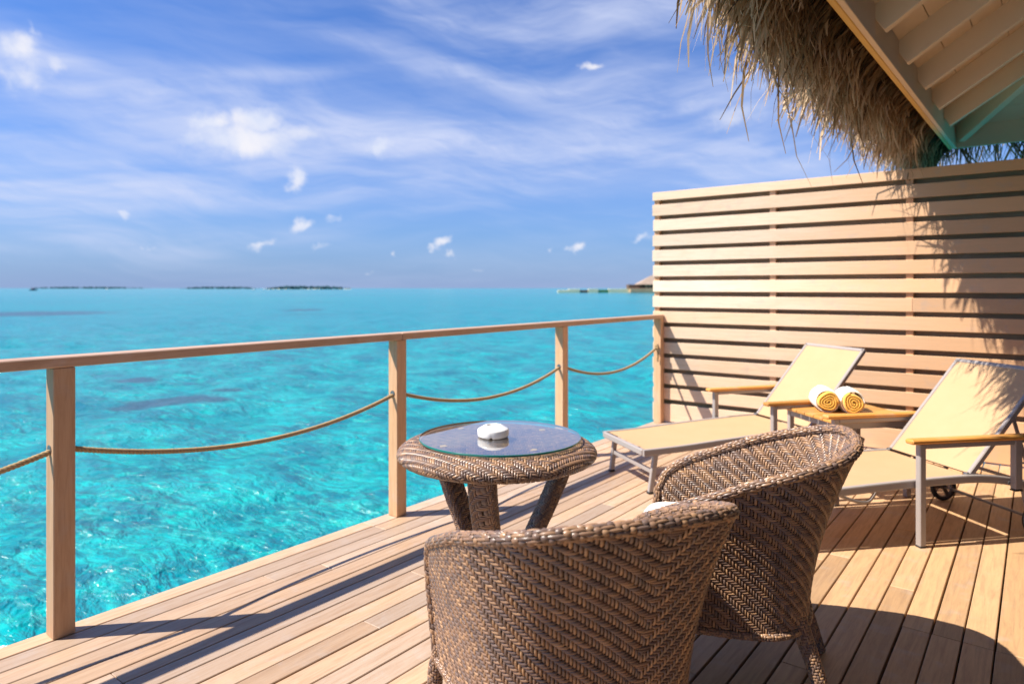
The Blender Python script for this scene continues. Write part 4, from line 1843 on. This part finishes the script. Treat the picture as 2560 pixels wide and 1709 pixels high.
def boat(px, D, L, hull, cabin, name, label, h=1.0):
    root = empty(name, (*far_pos(px, D), WATER), YAW)
    vs = []
    st = [(-.5, .30, .9), (-.25, .42, .8), (.1, .42, .85), (.35, .25, 1.05), (.5, .02, 1.3)]
    for (t, b, z) in st:
        vs += [(t * L, -b * L * .35, z * h), (t * L * .95, 0, -.3), (t * L, b * L * .35, z * h)]
    fs = []
    for i in range(4):
        a = i * 3
        fs += [(a, a + 3, a + 4, a + 1), (a + 1, a + 4, a + 5, a + 2), (a + 2, a + 5, a + 3, a)]
    fs += [(0, 1, 2), (12, 14, 13)]
    MB().add(vs, fs).obj('hull', hull, root)
    mb = MB().box((-.05 * L, 0, 1.5 * h), (.42 * L, .2 * L, 1.3 * h), .1)
    mb.box((-.02 * L, 0, 2.5 * h), (.26 * L, .17 * L, .8 * h), .1)
    mb.obj('cabin', cabin, root)
    MB().tube([(0, 0, 2.8 * h), (-.04 * L, 0, 4.4 * h)], .06 * h, 6).obj('mast', hull, root)
    tag(root, label, 'boat')


boat(83, 800, 10, M['hull_dark'], M['hull_dark'], 'motor_boat', 'dark motor boat far out on the horizon at the left edge', 1.0)
boat(268, 1200, 9, M['hull_white'], M['hull_white'], 'motor_boat', 'small white boat on the horizon right of the dark boat', .9)
boat(634, 1150, 8, M['hull_white'], M['hull_white'], 'motor_boat', 'tiny white boat in front of the wooded island, the left of the pair', .7)
boat(660, 1150, 7, M['hull_white'], M['hull_white'], 'motor_boat', 'tiny white boat in front of the wooded island, the right of the pair', .7)
boat(1436, 520, 6, M['hull_white'], M['hull_white'], 'motor_boat', 'small white boat behind the far jetty at the right', .7)


def build_resort():
    D = 410.0
    k = D / 1707
    zt = lambda py, d=D: EYE + (720 - py) / 1707 * d

    root = empty('far_jetty', (*far_pos(1482, D), WATER), YAW)
    tag(root, 'far pale jetty with low sandy walls reaching towards the distant bungalow', 'jetty')
    b = lambda px: (px - 1482) * k
    for (a, c, t0, t1, m) in ((1394, 1422, 725, 732, 'sand'), (1421, 1449, 722.5, 732, 'sand'), (1470, 1495, 722, 732, 'sand'), (1521, 1572, 722, 732, 'sand'), (1449, 1470, 725, 732, 'far_dark'), (1494.5, 1521.5, 724, 730, 'far_green')):
        z1, z0 = zt(t0) - WATER, -.3
        MB().box(((b(a) + b(c)) / 2, 0, (z1 + z0) / 2), (b(c) - b(a), 4 if m == 'sand' else 3, z1 - z0), .1).obj({'sand': 'sea_wall', 'far_dark': 'gap_wall', 'far_green': 'hedge'}[m], M[m], root)
    root = empty('overwater_bungalow', (*far_pos(1612, D), WATER), YAW)
    tag(root, 'distant overwater bungalow with thatched hip roof, half hidden by the slatted fence', 'bungalow')
    b = lambda px: (px - 1612) * k
    w2 = lambda py: zt(py) - WATER
    MB().box(((b(1571) + b(1670)) / 2, 0, (w2(721) + w2(731)) / 2), (b(1670) - b(1571), 14, w2(721) - w2(731)), .1).obj('platform', M['far_wood'], root)
    MB().box(((b(1569) + b(1610)) / 2, 0, (w2(711) + w2(721)) / 2 + .01), (b(1610) - b(1569), 9, w2(711) - w2(721)), .1).obj('wall', M['far_dark'], root)
    MB().box(((b(1610) + b(1665)) / 2 + .02, 0, (w2(709) + w2(721)) / 2 + .01), (b(1665) - b(1610), 9, w2(709) - w2(721)), .1).obj('wall', M['far_wood'], root)
    for px in (1617, 1625, 1640, 1652):
        MB().box((b(px), -4.62, (w2(711.5) + w2(719)) / 2), (.9, .12, w2(711.5) - w2(719)), .02).obj('window', M['far_dark'], root)
    x0, x1, zt_ = b(1590), b(1676), w2(711)
    rx0, rx1, zr = b(1629), b(1640), w2(688)
    vs = [(x0, -7, zt_), (x1, -7, zt_), (x1, 7, zt_), (x0, 7, zt_), (rx0, 0, zr), (rx1, 0, zr)]
    MB().add(vs, [(0, 1, 5, 4), (1, 2, 5), (2, 3, 4, 5), (3, 0, 4), (0, 3, 2, 1)]).obj('roof', M['far_roof'], root)
    for px in (1573, 1590, 1608, 1626, 1645, 1664):
        MB().tube([(b(px), -6, -2), (b(px), -6, w2(731))], .2, 8).obj('stilt', M['far_wood'], root)


build_resort()
